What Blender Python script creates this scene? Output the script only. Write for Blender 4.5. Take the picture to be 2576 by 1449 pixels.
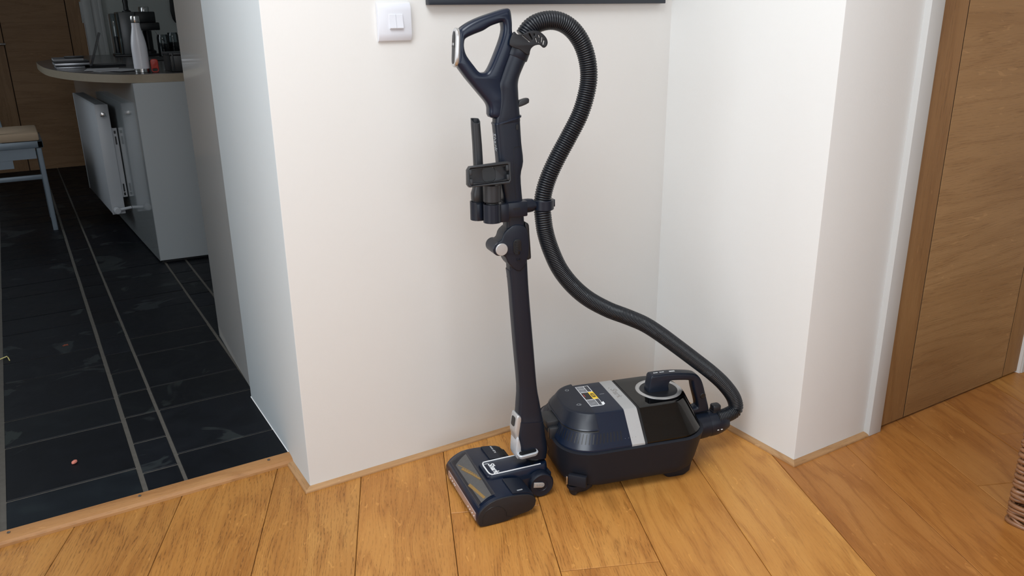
import bpy, bmesh, math, random
from mathutils import Vector, Matrix, Euler
for o in list(bpy.data.objects): bpy.data.objects.remove(o, do_unlink=True)
S = bpy.context.scene
COL = S.collection
R = math.radians

# ------------------------------------------------------------------ camera
cam_d = bpy.data.cameras.new('camera')
cam_d.sensor_fit = 'HORIZONTAL'; cam_d.sensor_width = 36.0
cam_d.lens = 36.0 * 2036.72 / 2576.0
cam_d.clip_start = 0.02
cam = bpy.data.objects.new('camera', cam_d); COL.objects.link(cam)
right, up, fwd = Vector((0.8555, -0.5177, -0.0117)), Vector((0.1763, 0.2700, 0.9466)), Vector((0.4869, 0.8118, -0.3222))
m = Matrix(((right.x, up.x, -fwd.x), (right.y, up.y, -fwd.y), (right.z, up.z, -fwd.z)))
cam.matrix_world = Matrix.Translation((0, 0, 1.18)) @ m.to_quaternion().to_matrix().to_4x4()
S.camera = cam

# ------------------------------------------------------------------ world, lights, exposure
W = bpy.data.worlds.new('world'); S.world = W; W.use_nodes = True
W.node_tree.nodes['Background'].inputs[0].default_value = (0.80, 0.88, 1.0, 1)
W.node_tree.nodes['Background'].inputs[1].default_value = 1.0
def area(name, loc, target, sx, sy, power, color):
    d = bpy.data.lights.new(name, 'AREA'); d.shape = 'RECTANGLE'; d.size = sx; d.size_y = sy
    d.energy = power; d.color = color
    o = bpy.data.objects.new(name, d); COL.objects.link(o); o.location = loc
    o.rotation_euler = (Vector(target) - Vector(loc)).to_track_quat('-Z', 'Y').to_euler()
    return o
area('window_daylight', (-2.35, 0.05, 1.3), (1.5, 0.9, 0.8), 2.4, 2.0, 36, (0.90, 0.96, 1.0))
area('rooflight_daylight', (0.0, 0.62, 2.62), (0.1, 0.75, 0), 1.3, 1.3, 44, (0.92, 0.97, 1.0))
area('rear_fill', (0.4, -2.95, 1.5), (0.5, 2.0, 0.9), 3.0, 2.0, 30, (0.92, 0.97, 1.0))  # added fill from behind the camera, flattens the light on the walls
area('kitchen_fill', (-1.3, 4.9, 1.7), (0.5, 4.0, 0.7), 1.4, 1.2, 13.0, (0.85, 0.93, 1.0))  # added fill inside the closed kitchen, lifts its dark surfaces
S.view_settings.view_transform = 'Standard'
S.view_settings.look = 'None'
S.view_settings.gamma = 1.0
S.view_settings.use_curve_mapping = False
S.view_settings.exposure = 0.12

# ------------------------------------------------------------------ helpers
def sub(a, b): return tuple(a[i]-b[i] for i in range(3))
class MB:
    """collects shapes into one bmesh"""
    def __init__(s): s.b = bmesh.new()
    def box(s, lo, hi, bev=0.0, M=None, seg=2):
        t = bmesh.new()
        for v in bmesh.ops.create_cube(t, size=1)['verts']:
            v.co = Vector([(lo[i]+hi[i])/2 + v.co[i]*(hi[i]-lo[i]) for i in range(3)])
        if bev > 0:
            bmesh.ops.bevel(t, geom=list(t.edges), offset=bev, segments=seg, profile=0.5, affect='EDGES')
        if M is not None: bmesh.ops.transform(t, matrix=M, verts=t.verts)
        me = bpy.data.meshes.new('tmp'); t.to_mesh(me); t.free()
        s.b.from_mesh(me); bpy.data.meshes.remove(me)
        return s
    def loft(s, rings, cap=True, closed=True):
        rv = [[s.b.verts.new(p) for p in r] for r in rings]
        n = len(rv[0])
        for a, b in zip(rv, rv[1:]):
            for i in range(n if closed else n-1):
                j = (i+1) % n
                s.b.faces.new((a[i], a[j], b[j], b[i]))
        if cap:
            s.b.faces.new(rv[0][::-1]); s.b.faces.new(rv[-1])
        return s
    def cyl(s, p0, p1, r0, r1=None, n=20, cap=True):
        r1 = r0 if r1 is None else r1
        p0, p1 = Vector(p0), Vector(p1); ax = (p1-p0).normalized()
        x = ax.orthogonal().normalized(); y = ax.cross(x)
        f = lambda p, r: [p + r*(x*math.cos(2*math.pi*i/n) + y*math.sin(2*math.pi*i/n)) for i in range(n)]
        return s.loft([f(p0, r0), f(p1, r1)], cap)
    def lathe(s, c, prof, n=28, ax=(0, 0, 1)):
        """prof: (radius, height) from bottom up, about ax at c"""
        c, ax = Vector(c), Vector(ax).normalized()
        x = ax.orthogonal().normalized(); y = ax.cross(x)
        return s.loft([[c + ax*h + r*(x*math.cos(2*math.pi*i/n) + y*math.sin(2*math.pi*i/n)) for i in range(n)] for r, h in prof])
    def tube(s, pts, r, n=10, cap=True):
        P = [Vector(p) for p in pts]; k = len(P); rings = []
        nr = None
        for i, p in enumerate(P):
            t = (P[min(i+1, k-1)] - P[max(i-1, 0)]).normalized()
            if nr is None: nr = t.orthogonal().normalized()
            nr = (nr - t*nr.dot(t)).normalized(); bn = t.cross(nr)
            rr = r[i] if isinstance(r, (list, tuple)) else r
            rings.append([p + rr*(nr*math.cos(2*math.pi*j/n) + bn*math.sin(2*math.pi*j/n)) for j in range(n)])
        return s.loft(rings, cap)
    def poly(s, pts, h, M=None):
        """prism: polygon pts (x,y) from h[0] to h[1]"""
        a = [s.b.verts.new(M @ Vector((x, y, h[0])) if M else (x, y, h[0])) for x, y in pts]
        c = [s.b.verts.new(M @ Vector((x, y, h[1])) if M else (x, y, h[1])) for x, y in pts]
        n = len(pts)
        for i in range(n):
            j = (i+1) % n
            s.b.faces.new((a[i], a[j], c[j], c[i]))
        s.b.faces.new(a[::-1]); s.b.faces.new(c)
        return s
    def mesh(s, me, M=None):
        t = bmesh.new(); t.from_mesh(me)
        if M: bmesh.ops.transform(t, matrix=M, verts=t.verts)
        tmp = bpy.data.meshes.new('tmp'); t.to_mesh(tmp); t.free()
        s.b.from_mesh(tmp); bpy.data.meshes.remove(tmp)
        return s
    def data(s, name, off=(0, 0, 0), ang=35):
        bmesh.ops.recalc_face_normals(s.b, faces=s.b.faces)
        bmesh.ops.translate(s.b, verts=s.b.verts, vec=Vector(off)*-1)
        me = bpy.data.meshes.new(name); s.b.to_mesh(me); s.b.free()
        me.polygons.foreach_set('use_smooth', [True]*len(me.polygons))
        me.set_sharp_from_angle(angle=R(ang))
        return me

def root_loc(o):
    while o.parent: o = o.parent
    return Vector(o.location)
def thing(name, label, cat, loc=(0, 0, 0), group=None):
    o = bpy.data.objects.new(name, None); COL.objects.link(o); o.location = loc
    o.empty_display_size = 0.05
    o['label'] = label; o['category'] = cat
    if group: o['group'] = group
    return o
def part(name, mb, mat, parent, label=None, ang=35):
    me = mb.data(name, root_loc(parent), ang); me.materials.append(mat)
    o = bpy.data.objects.new(name, me); COL.objects.link(o); o.parent = parent
    if label: o['label'] = label
    return o
def solo(name, mb, mat, label=None, cat=None, group=None, ang=35, kind=None):
    me = mb.data(name, (0, 0, 0), ang); me.materials.append(mat)
    o = bpy.data.objects.new(name, me); COL.objects.link(o)
    if label: o['label'] = label
    if cat: o['category'] = cat
    if group: o['group'] = group
    if kind: o['kind'] = kind
    return o
def struct(name, mb, mat, label=None, ang=35):
    return solo(name, mb, mat, label, kind='structure', ang=ang)

def smooth_line(pts, closed=True, k=4):
    """Catmull-Rom through points"""
    n = len(pts); out = []
    for i in range(n if closed else n-1):
        g = lambda j: Vector(pts[j % n]) if closed else Vector(pts[min(max(j, 0), n-1)])
        p0, p1, p2, p3 = g(i-1), g(i), g(i+1), g(i+2)
        for q in range(k):
            t = q/k
            out.append(0.5*((2*p1) + (p2-p0)*t + (2*p0-5*p1+4*p2-p3)*t*t + (3*p1-p0-3*p2+p3)*t**3))
    if not closed: out.append(Vector(pts[-1]))
    return out
def slab(outer, holes=(), depth=0.02, bev=0.003, M=None, k=3, off=0.0, kh=None):
    """rounded-edge plate cut to a profile: a filled 2D curve with bevel, mapped by M"""
    c = bpy.data.curves.new('c', 'CURVE'); c.dimensions = '2D'; c.fill_mode = 'BOTH'
    c.extrude = max(depth/2 - bev, 0.0002); c.bevel_depth = bev; c.bevel_resolution = 2; c.offset = -bev
    for q, pl in enumerate([outer]+list(holes)):
        kk = k if q == 0 or kh is None else kh
        pl = smooth_line([(p[0], p[1], 0) for p in pl], True, kk) if kk > 1 else [Vector((p[0], p[1], 0)) for p in pl]
        sp = c.splines.new('POLY'); sp.points.add(len(pl)-1); sp.use_cyclic_u = True
        for pt, p in zip(sp.points, pl): pt.co = (p.x, p.y, 0, 1)
    o = bpy.data.objects.new('c', c); COL.objects.link(o)
    dg = bpy.context.evaluated_depsgraph_get()
    me = bpy.data.meshes.new_from_object(o.evaluated_get(dg))
    bpy.data.objects.remove(o); bpy.data.curves.remove(c)
    mb = MB()
    mb.mesh(me, (M or Matrix()) @ Matrix.Translation((0, 0, off)))
    bmesh.ops.remove_doubles(mb.b, verts=mb.b.verts, dist=1e-5)
    bpy.data.meshes.remove(me)
    return mb
def text(body, size, M, ext=0.0002, italic=0.0, bold=0.0):
    c = bpy.data.curves.new('t', 'FONT'); c.body = body; c.size = size; c.extrude = ext
    c.align_x = 'CENTER'; c.align_y = 'CENTER'; c.shear = italic; c.offset = bold; c.resolution_u = 3
    o = bpy.data.objects.new('t', c); COL.objects.link(o)
    dg = bpy.context.evaluated_depsgraph_get()
    me = bpy.data.meshes.new_from_object(o.evaluated_get(dg))
    bpy.data.objects.remove(o); bpy.data.curves.remove(c)
    mb = MB(); mb.mesh(me, M); bpy.data.meshes.remove(me)
    return mb
def frame(origin, x, y):
    x, y = Vector(x).normalized(), Vector(y).normalized(); z = x.cross(y).normalized()
    y = z.cross(x)
    return Matrix(((x.x, y.x, z.x, origin[0]), (x.y, y.y, z.y, origin[1]), (x.z, y.z, z.z, origin[2]), (0, 0, 0, 1)))
def rrect(x0, x1, y0, y1, r, n=8):
    out = []
    r = min(r, (x1-x0)/2-1e-5, (y1-y0)/2-1e-5)
    for cx, cy, a in ((x1-r, y1-r, 0), (x0+r, y1-r, 90), (x0+r, y0+r, 180), (x1-r, y0+r, 270)):
        for i in range(n+1):
            t = R(a + 90*i/n); out.append((cx + r*math.cos(t), cy + r*math.sin(t)))
    return out
def sring(c, a1, a2, n=28, e=2.6):
    c, a1, a2 = Vector(c), Vector(a1), Vector(a2); out = []
    for i in range(n):
        t = 2*math.pi*i/n; x, y = math.cos(t), math.sin(t)
        out.append(c + a1*math.copysign(abs(x)**(2/e), x) + a2*math.copysign(abs(y)**(2/e), y))
    return out

# ------------------------------------------------------------------ materials
def nt(name):
    mt = bpy.data.materials.new(name); mt.use_nodes = True
    t = mt.node_tree; return mt, t, t.nodes['Principled BSDF']
def N(t, kind, **kw):
    n = t.nodes.new(kind)
    for k, v in kw.items():
        if k in n.inputs: n.inputs[k].default_value = v
        else: setattr(n, k, v)
    return n
def ramp(t, src, stops, interp='LINEAR'):
    n = t.nodes.new('ShaderNodeValToRGB'); n.color_ramp.interpolation = interp
    e = n.color_ramp.elements
    while len(e) < len(stops): e.new(0.5)
    for el, (p, c) in zip(e, stops): el.position = p; el.color = (*c, 1) if len(c) == 3 else c
    t.links.new(src, n.inputs[0]); return n.outputs[0]
def mix(t, f, a, b, mode='MIX'):
    n = t.nodes.new('ShaderNodeMix'); n.data_type = 'RGBA'; n.blend_type = mode
    for sock, v in ((n.inputs[0], f), (n.inputs[6], a), (n.inputs[7], b)):
        if hasattr(v, 'is_output'): t.links.new(v, sock)
        else: sock.default_value = v if not isinstance(v, tuple) else ((*v, 1) if len(v) == 3 else v)
    return n.outputs[2]
def math_n(t, op, a, b=0.0):
    n = t.nodes.new('ShaderNodeMath'); n.operation = op
    for sock, v in ((n.inputs[0], a), (n.inputs[1], b)):
        if hasattr(v, 'is_output'): t.links.new(v, sock)
        else: sock.default_value = v
    return n.outputs[0]
def coords(t, scale=(1, 1, 1), kind='Object', rot=(0, 0, 0)):
    tc = t.nodes.new('ShaderNodeTexCoord'); mp = t.nodes.new('ShaderNodeMapping')
    mp.inputs['Scale'].default_value = scale; mp.inputs['Rotation'].default_value = rot
    t.links.new(tc.outputs[kind], mp.inputs[0]); return mp.outputs[0]
def noise(t, vec, scale=5, detail=4, rough=0.5, dist=0.0):
    n = N(t, 'ShaderNodeTexNoise', Scale=scale, Detail=detail, Roughness=rough, Distortion=dist)
    t.links.new(vec, n.inputs['Vector']); return n.outputs['Fac']
def bump(t, b, h, strength=0.1, dist=0.002):
    n = N(t, 'ShaderNodeBump', Strength=strength, Distance=dist)
    t.links.new(h, n.inputs['Height']); t.links.new(n.outputs[0], b.inputs['Normal'])
def plain(name, col, rough=0.5, metal=0.0, spec=None, coat=0.0, var=0.06, scale=30, bmp=0.0, emit=None):
    """one colour with slight procedural mottling"""
    mt, t, b = nt(name)
    v = coords(t); f = noise(t, v, scale, 3)
    c = mix(t, f, tuple(x*(1-var) for x in col), tuple(min(x*(1+var), 1) for x in col))
    t.links.new(c, b.inputs['Base Color'])
    b.inputs['Roughness'].default_value = rough; b.inputs['Metallic'].default_value = metal
    if spec is not None: b.inputs['Specular IOR Level'].default_value = spec
    if coat: b.inputs['Coat Weight'].default_value = coat; b.inputs['Coat Roughness'].default_value = 0.05
    if bmp: bump(t, b, noise(t, v, scale*12, 2), bmp, 0.0006)
    return mt

def wall_paint(name, col):
    mt, t, b = nt(name)
    v = coords(t)
    f = noise(t, v, 2.2, 5, 0.6)
    c = mix(t, f, tuple(x*0.975 for x in col), tuple(min(1, x*1.015) for x in col))
    t.links.new(c, b.inputs['Base Color']); b.inputs['Roughness'].default_value = 0.62
    b.inputs['Specular IOR Level'].default_value = 0.3
    h = math_n(t, 'ADD', noise(t, v, 160, 3), math_n(t, 'MULTIPLY', noise(t, v, 9, 4), 2.0))
    bump(t, b, h, 0.12, 0.0015)
    return mt
def oak(name, base, dark, light, pores=0.6, knots=True, rough=0.42, use_color=True, sx=1.0):
    """oak board; local x runs along the grain"""
    mt, t, b = nt(name)
    tc = t.nodes.new('ShaderNodeTexCoord'); oi = t.nodes.new('ShaderNodeObjectInfo')
    off = t.nodes.new('ShaderNodeVectorMath'); off.operation = 'MULTIPLY_ADD'
    cmb = t.nodes.new('ShaderNodeCombineXYZ')
    for i in range(3): t.links.new(oi.outputs['Random'], cmb.inputs[i])
    t.links.new(cmb.outputs[0], off.inputs[0]); off.inputs[1].default_value = (37.0, 23.0, 5.0)
    t.links.new(tc.outputs['Object'], off.inputs[2]); P = off.outputs[0]
    def mp(s):
        n = t.nodes.new('ShaderNodeMapping'); n.inputs['Scale'].default_value = s
        t.links.new(P, n.inputs[0]); return n.outputs[0]
    # cathedral grain: distorted across-grain distance
    warp = noise(t, mp((0.9*sx, 5, 1)), 1.6, 3, 0.5)
    warp2 = noise(t, mp((3.0*sx, 16, 1)), 1.0, 2, 0.5)
    sep = t.nodes.new('ShaderNodeSeparateXYZ'); t.links.new(P, sep.inputs[0])
    ph = math_n(t, 'ADD', math_n(t, 'MULTIPLY', sep.outputs[1], 60.0), math_n(t, 'ADD', math_n(t, 'MULTIPLY', warp, 42.0), math_n(t, 'MULTIPLY', warp2, 5.0)))
    ring = math_n(t, 'SINE', ph)
    ring = math_n(t, 'MULTIPLY_ADD', ring, 0.5); 
    t.nodes[-1].inputs[2].default_value = 0.5
    broad = noise(t, mp((1.0*sx, 4.5, 1)), 2.0, 4, 0.55)
    fine = noise(t, mp((7*sx, 170, 1)), 1.0, 3, 0.6)
    pore = noise(t, mp((55*sx, 520, 1)), 1.0, 2, 0.5)
    lines = math_n(t, 'SINE', math_n(t, 'ADD', math_n(t, 'MULTIPLY', sep.outputs[1], 820.0), math_n(t, 'MULTIPLY', warp, 110.0)))
    lines = math_n(t, 'MULTIPLY_ADD', lines, 0.5); t.nodes[-1].inputs[2].default_value = 0.5
    c = ramp(t, broad, [(0.25, dark), (0.5, base), (0.78, light)])
    c = mix(t, math_n(t, 'MULTIPLY', math_n(t, 'POWER', ring, 4.0), 0.55), c, dark)
    c = mix(t, math_n(t, 'MULTIPLY', ramp(t, fine, [(0.42, (0, 0, 0)), (0.72, (1, 1, 1))]), 0.30), c, light)
    pm = ramp(t, pore, [(0.47, (0, 0, 0)), (0.58, (1, 1, 1))])
    pm = math_n(t, 'MULTIPLY', pm, math_n(t, 'POWER', lines, 1.6))
    # pores gather in the early wood; open-grained boards (object alpha) show more of them
    pm2 = math_n(t, 'MULTIPLY', pm, math_n(t, 'MULTIPLY_ADD', ring, 0.55)); t.nodes[-2].inputs[2].default_value = 0.45
    if use_color: pm2 = math_n(t, 'MULTIPLY', pm2, oi.outputs['Alpha'])
    c = mix(t, math_n(t, 'MULTIPLY', pm2, pores), c, tuple(x*0.42 for x in dark))
    # medullary rays: short pale flecks
    fl = noise(t, mp((22*sx, 60, 1)), 1.0, 1, 0.4, 1.5)
    fm = ramp(t, fl, [(0.70, (0, 0, 0)), (0.75, (1, 1, 1))])
    c = mix(t, math_n(t, 'MULTIPLY', fm, 0.35), c, tuple(min(1, x*1.35) for x in light))
    if knots:
        vo = N(t, 'ShaderNodeTexVoronoi', Scale=1.0); t.links.new(mp((1.3*sx, 4.4, 1)), vo.inputs['Vector'])
        km = ramp(t, vo.outputs['Distance'], [(0.0, (1, 1, 1)), (0.045, (0.8, 0.8, 0.8)), (0.1, (0, 0, 0))])
        c = mix(t, math_n(t, 'MULTIPLY', km, 0.45), c, tuple(x*0.55 for x in dark))
    if use_color: c = mix(t, 1.0, c, oi.outputs['Color'], 'MULTIPLY')
    t.links.new(c, b.inputs['Base Color'])
    rr = math_n(t, 'MULTIPLY_ADD', fine, 0.16); t.nodes[-1].inputs[2].default_value = rough-0.08
    t.links.new(rr, b.inputs['Roughness'])
    b.inputs['Specular IOR Level'].default_value = 0.35
    h = math_n(t, 'SUBTRACT', fine, math_n(t, 'MULTIPLY', pm2, 1.2))
    bump(t, b, h, 0.25, 0.0008)
    return mt
def slate_mat():
    mt, t, b = nt('slate')
    oi = t.nodes.new('ShaderNodeObjectInfo'); tc = t.nodes.new('ShaderNodeTexCoord')
    off = t.nodes.new('ShaderNodeVectorMath'); off.operation = 'MULTIPLY_ADD'
    cmb = t.nodes.new('ShaderNodeCombineXYZ')
    for i in range(3): t.links.new(oi.outputs['Random'], cmb.inputs[i])
    t.links.new(cmb.outputs[0], off.inputs[0]); off.inputs[1].default_value = (31, 17, 9)
    t.links.new(tc.outputs['Object'], off.inputs[2]); P = off.outputs[0]
    f = noise(t, P, 9, 5, 0.6, 0.6); g = noise(t, P, 3.5, 4, 0.6, 1.2)
    c = ramp(t, f, [(0.3, (0.0022, 0.0030, 0.0048)), (0.55, (0.0040, 0.0052, 0.0078)), (0.8, (0.009, 0.0115, 0.0135))])
    pm = ramp(t, g, [(0.60, (0, 0, 0)), (0.63, (1, 1, 1))])
    c = mix(t, math_n(t, 'MULTIPLY', pm, 0.5), c, (0.030, 0.037, 0.037))
    c = mix(t, 1.0, c, oi.outputs['Color'], 'MULTIPLY')
    t.links.new(c, b.inputs['Base Color'])
    t.links.new(ramp(t, f, [(0.3, (0.42, 0.42, 0.42)), (0.8, (0.6, 0.6, 0.6))]), b.inputs['Roughness'])
    b.inputs['Specular IOR Level'].default_value = 0.16
    bump(t, b, math_n(t, 'ADD', f, math_n(t, 'MULTIPLY', pm, 0.5)), 0.35, 0.002)
    return mt
def smoked(name, tint, rough=0.04):
    """dark see-through plastic"""
    mt, t, b = nt(name); t.nodes.remove(b)
    out = t.nodes['Material Output']
    tr = N(t, 'ShaderNodeBsdfTransparent'); tr.inputs[0].default_value = (*tint, 1)
    gl = N(t, 'ShaderNodeBsdfGlossy', Roughness=rough); gl.inputs[0].default_value = (1, 1, 1, 1)
    fr = N(t, 'ShaderNodeFresnel', IOR=1.5)
    ms = N(t, 'ShaderNodeMixShader')
    t.links.new(fr.outputs[0], ms.inputs[0]); t.links.new(tr.outputs[0], ms.inputs[1]); t.links.new(gl.outputs[0], ms.inputs[2])
    t.links.new(ms.outputs[0], out.inputs[0])
    return mt

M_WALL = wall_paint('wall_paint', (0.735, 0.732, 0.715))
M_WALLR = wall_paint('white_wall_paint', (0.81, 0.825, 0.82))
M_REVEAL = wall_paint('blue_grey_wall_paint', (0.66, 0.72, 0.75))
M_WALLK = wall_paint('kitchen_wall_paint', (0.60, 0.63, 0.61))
M_CEIL = wall_paint('ceiling_paint', (0.82, 0.82, 0.80))
M_GLOSSW = plain('white_gloss_paint', (0.58, 0.59, 0.585), 0.35, var=0.02, scale=4)
M_PLANK = oak('oak_plank', (0.470, 0.212, 0.050), (0.335, 0.132, 0.028), (0.555, 0.282, 0.078), 0.75)
M_TRIM = oak('oak_bead', (0.42, 0.235, 0.105), (0.32, 0.165, 0.065), (0.50, 0.31, 0.155), 0.3, False, 0.5)
M_DOOR = oak('oak_door_veneer', (0.36, 0.208, 0.088), (0.29, 0.156, 0.060), (0.41, 0.243, 0.106), 0.35, False, 0.5, sx=0.6)
M_SUB = plain('dark_joint', (0.035, 0.018, 0.008), 0.9)
M_SLATE = slate_mat()
M_GROUT = plain('grout', (0.085, 0.078, 0.068), 0.9, var=0.25, scale=60)
M_NAVY = plain('navy_plastic', (0.0065, 0.0105, 0.021), 0.38, spec=0.4, bmp=0.05)
M_NAVYG = plain('navy_gloss_plastic', (0.0050, 0.0108, 0.0275), 0.28, spec=0.42)
M_DARK = plain('charcoal_plastic', (0.0085, 0.0095, 0.013), 0.45, bmp=0.05)
M_TUB = plain('tub_plastic', (0.0095, 0.0115, 0.0180), 0.55, spec=0.28, bmp=0.08)
M_BLACK = plain('black_plastic', (0.006, 0.007, 0.009), 0.4)
M_HOSE = plain('hose_rubber', (0.0065, 0.0085, 0.013), 0.34)
M_GREYP = plain('dark_grey_plastic', (0.019, 0.021, 0.025), 0.42)
M_SILVER = plain('silver_paint', (0.62, 0.63, 0.64), 0.28, 0.85, var=0.03, scale=200)
M_SILVERM = plain('satin_silver', (0.52, 0.53, 0.54), 0.42, 0.55, var=0.03, scale=200)
M_PALE = plain('pale_grey_plastic', (0.55, 0.58, 0.62), 0.35, 0.25, var=0.02)
M_WHITEI = plain('white_ink', (0.80, 0.82, 0.84), 0.5, var=0.01)
M_GREYI = plain('grey_ink', (0.30, 0.32, 0.34), 0.5, var=0.01)
M_DIMI = plain('dim_ink', (0.055, 0.062, 0.075), 0.5, var=0.01)
M_CUP = smoked('smoked_cup', (0.02, 0.024, 0.032))
M_SMOKE = smoked('smoked_window', (0.80, 0.80, 0.80), 0.12)
M_GOLD = plain('gold_bristle', (0.62, 0.38, 0.10), 0.45, 0.2, var=0.2, scale=300)
M_ROLL = plain('roller_grey', (0.17, 0.17, 0.17), 0.6, var=0.15, scale=120)
M_CLEARP = plain('pink_lens', (0.33, 0.24, 0.22), 0.12, coat=0.6, var=0.1)
M_SWITCH = plain('switch_white', (0.72, 0.74, 0.80), 0.22, var=0.01)
M_STEEL = plain('steel', (0.55, 0.55, 0.55), 0.22, 1.0, var=0.05)
M_SCREW = plain('screw_steel', (0.22, 0.21, 0.20), 0.35, 0.9, var=0.2, scale=400)
M_FRAME = plain('frame_black', (0.013, 0.018, 0.028), 0.4)
M_PIC = plain('picture_paper', (0.45, 0.45, 0.42), 0.6)
M_WICK = plain('willow', (0.25, 0.118, 0.055), 0.28, var=0.35, scale=60)
M_YEL = plain('sticker_yellow', (0.85, 0.56, 0.03), 0.4, var=0.02)
M_BLK = plain('sticker_black', (0.012, 0.012, 0.014), 0.4)
M_RED = plain('red_plastic', (0.42, 0.035, 0.022), 0.4)
M_CAB = plain('cabinet_gloss', (0.29, 0.315, 0.325), 0.16, coat=0.5, var=0.01, scale=3)
M_CABT = plain('tall_cabinet_gloss', (0.62, 0.62, 0.61), 0.13, coat=0.6, var=0.01, scale=3)
M_CABM = plain('cabinet_matt', (0.36, 0.39, 0.41), 0.4, var=0.02, scale=3)
M_WTOP = plain('worktop_dark', (0.055, 0.05, 0.048), 0.22, var=0.3, scale=40)
M_WEDGE = plain('worktop_edge', (0.27, 0.225, 0.165), 0.45, var=0.1, scale=50)
M_RAD = plain('radiator_white', (0.46, 0.48, 0.51), 0.35, var=0.02)
M_CHAIR = plain('chair_grey', (0.17, 0.21, 0.25), 0.4, 0.2)
M_SEAT = plain('seat_beige', (0.42, 0.31, 0.21), 0.7, bmp=0.2)
M_BOTTLE = plain('bottle_white', (0.66, 0.67, 0.72), 0.3, var=0.02)
M_APPL = plain('appliance_steel', (0.12, 0.125, 0.13), 0.35, 0.7)
M_PAPER = plain('paper', (0.30, 0.30, 0.31), 0.6)
M_LAPA = plain('laptop_alu', (0.42, 0.43, 0.46), 0.35, 0.7)
M_GLASSJ = smoked('jar_glass', (0.55, 0.60, 0.62), 0.05)
M_PINK = plain('pink_crumb', (0.62, 0.20, 0.15), 0.6, var=0.3, scale=200)
M_LEAF = plain('dry_leaf', (0.20, 0.045, 0.02), 0.7, var=0.3, scale=200)
M_STRAW = plain('straw', (0.75, 0.66, 0.25), 0.6)

# ================================================================== the room
YW, XL, XR, YR, HC = 1.861, 0.490, 1.660, 1.276, 2.65
def wallbox(name, lo, hi, mat, label, bev=0.003):
    return struct(name, MB().box(lo, hi, bev), mat, label)
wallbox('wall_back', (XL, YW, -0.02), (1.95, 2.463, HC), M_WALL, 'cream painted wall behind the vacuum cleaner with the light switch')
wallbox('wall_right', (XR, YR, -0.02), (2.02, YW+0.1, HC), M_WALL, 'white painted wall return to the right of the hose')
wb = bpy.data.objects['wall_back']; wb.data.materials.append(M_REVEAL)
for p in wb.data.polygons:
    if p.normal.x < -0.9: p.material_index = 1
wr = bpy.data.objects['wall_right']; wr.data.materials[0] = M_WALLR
wallbox('wall_door', (2.76, 1.262, -0.02), (4.2, 1.42, HC), M_WALL, 'white wall at the far edge of the oak door')
wallbox('wall_over_door', (2.0, 1.300, 2.08), (2.79, 1.42, HC), M_WALL, 'wall above the oak door')
wallbox('wall_left', (-3.2, 2.05, -0.02), (-0.62, 2.463, HC), M_WALL, 'wall to the left of the kitchen opening')  # unseen wall piece, put here to shade the kitchen
wallbox('wall_opening', (-0.65, 2.05, 2.15), (0.52, 2.463, HC), M_WALL, 'wall above the kitchen opening')
mb = MB().box((-3.2, -3.2, -0.02), (-1.1, -3.05, HC)).box((1.9, -3.2, -0.02), (4.2, -3.05, HC)).box((-1.1, -3.2, -0.02), (1.9, -3.05, 0.5)).box((-1.1, -3.2, 2.5), (1.9, -3.05, HC))
struct('wall_rear', mb, M_WALL, 'unseen wall behind the camera, opened for the added fill light')
wallbox('wall_side', (4.05, -3.1, -0.02), (4.2, 1.3, HC), M_WALL, 'far right side wall')
# left outer wall with a window opening
mb = MB().box((-3.2, -3.1, -0.02), (-3.0, -1.3, HC)).box((-3.2, 1.4, -0.02), (-3.0, 2.1, HC))
mb.box((-3.2, -1.3, -0.02), (-3.0, 1.4, 0.25)).box((-3.2, -1.3, 2.4), (-3.0, 1.4, HC))
struct('wall_window', mb, M_WALL, 'left outer wall with the big window')
# ceiling with a rooflight opening
mb = MB().box((-3.2, -3.2, HC), (-0.75, 2.5, HC+0.1)).box((0.75, -3.2, HC), (4.2, 2.5, HC+0.1))
mb.box((-0.75, -3.2, HC), (0.75, -0.2, HC+0.1)).box((-0.75, 1.4, HC), (0.75, 2.5, HC+0.1))
struct('ceiling', mb, M_CEIL, 'white ceiling with a rooflight')

# ---- oak floor: every board an object of its own
mb = MB().box((-3.1, -3.1, -0.06), (4.1, 2.03, -0.012))
floor = struct('floor', mb, M_SUB, 'wide honey oak boards laid at an angle')
TH = R(23.0677); US, UC = math.sin(TH), math.cos(TH)
VJ = [-0.8367, -0.6065, -0.3775, -0.1480, 0.0794, 0.3056, 0.5345, 0.7615, 0.9882, 1.2172, 1.4448, 1.6704]
while VJ[0] > -3.0: VJ.insert(0, VJ[0]-0.2285)
while VJ[-1] < 4.2: VJ.append(VJ[-1]+0.2270)
def clip(pl, a, b, c):
    """keep a*x+b*y<=c"""
    out = []
    for i in range(len(pl)):
        p, q = pl[i], pl[(i+1) % len(pl)]
        dp, dq = a*p[0]+b*p[1]-c, a*q[0]+b*q[1]-c
        if dp <= 0: out.append(p)
        if (dp < 0 < dq) or (dq < 0 < dp):
            k = dp/(dp-dq); out.append((p[0]+k*(q[0]-p[0]), p[1]+k*(q[1]-p[1])))
    return out
rnd = random.Random(5)
JO = {(0.0794): [1.7355, 0.28], (0.3056): [1.476, -0.1], (0.5345): [0.5, -0.7], (1.4448): [1.6414, 0.1], (1.6704): [1.875, 0.4]}
TONE = {-0.8367: (0.86, 0.84, 0.82), -0.6065: (0.90, 0.88, 0.84), -0.3775: (0.92, 0.90, 0.86), -0.1480: (1.02, 1.0, 0.98), 0.0794: (1.05, 1.02, 0.96),
        0.3056: (1.08, 1.04, 0.98), 0.5345: (1.10, 1.07, 1.0), 0.7615: (1.16, 1.16, 1.12), 0.9882: (0.86, 0.77, 0.78), 1.2172: (0.90, 0.80, 0.74), 1.4448: (0.88, 0.80, 0.80), 1.6704: (0.84, 0.75, 0.76)}  # board colours vary, and also carry the brighter middle and shaded sides
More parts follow.
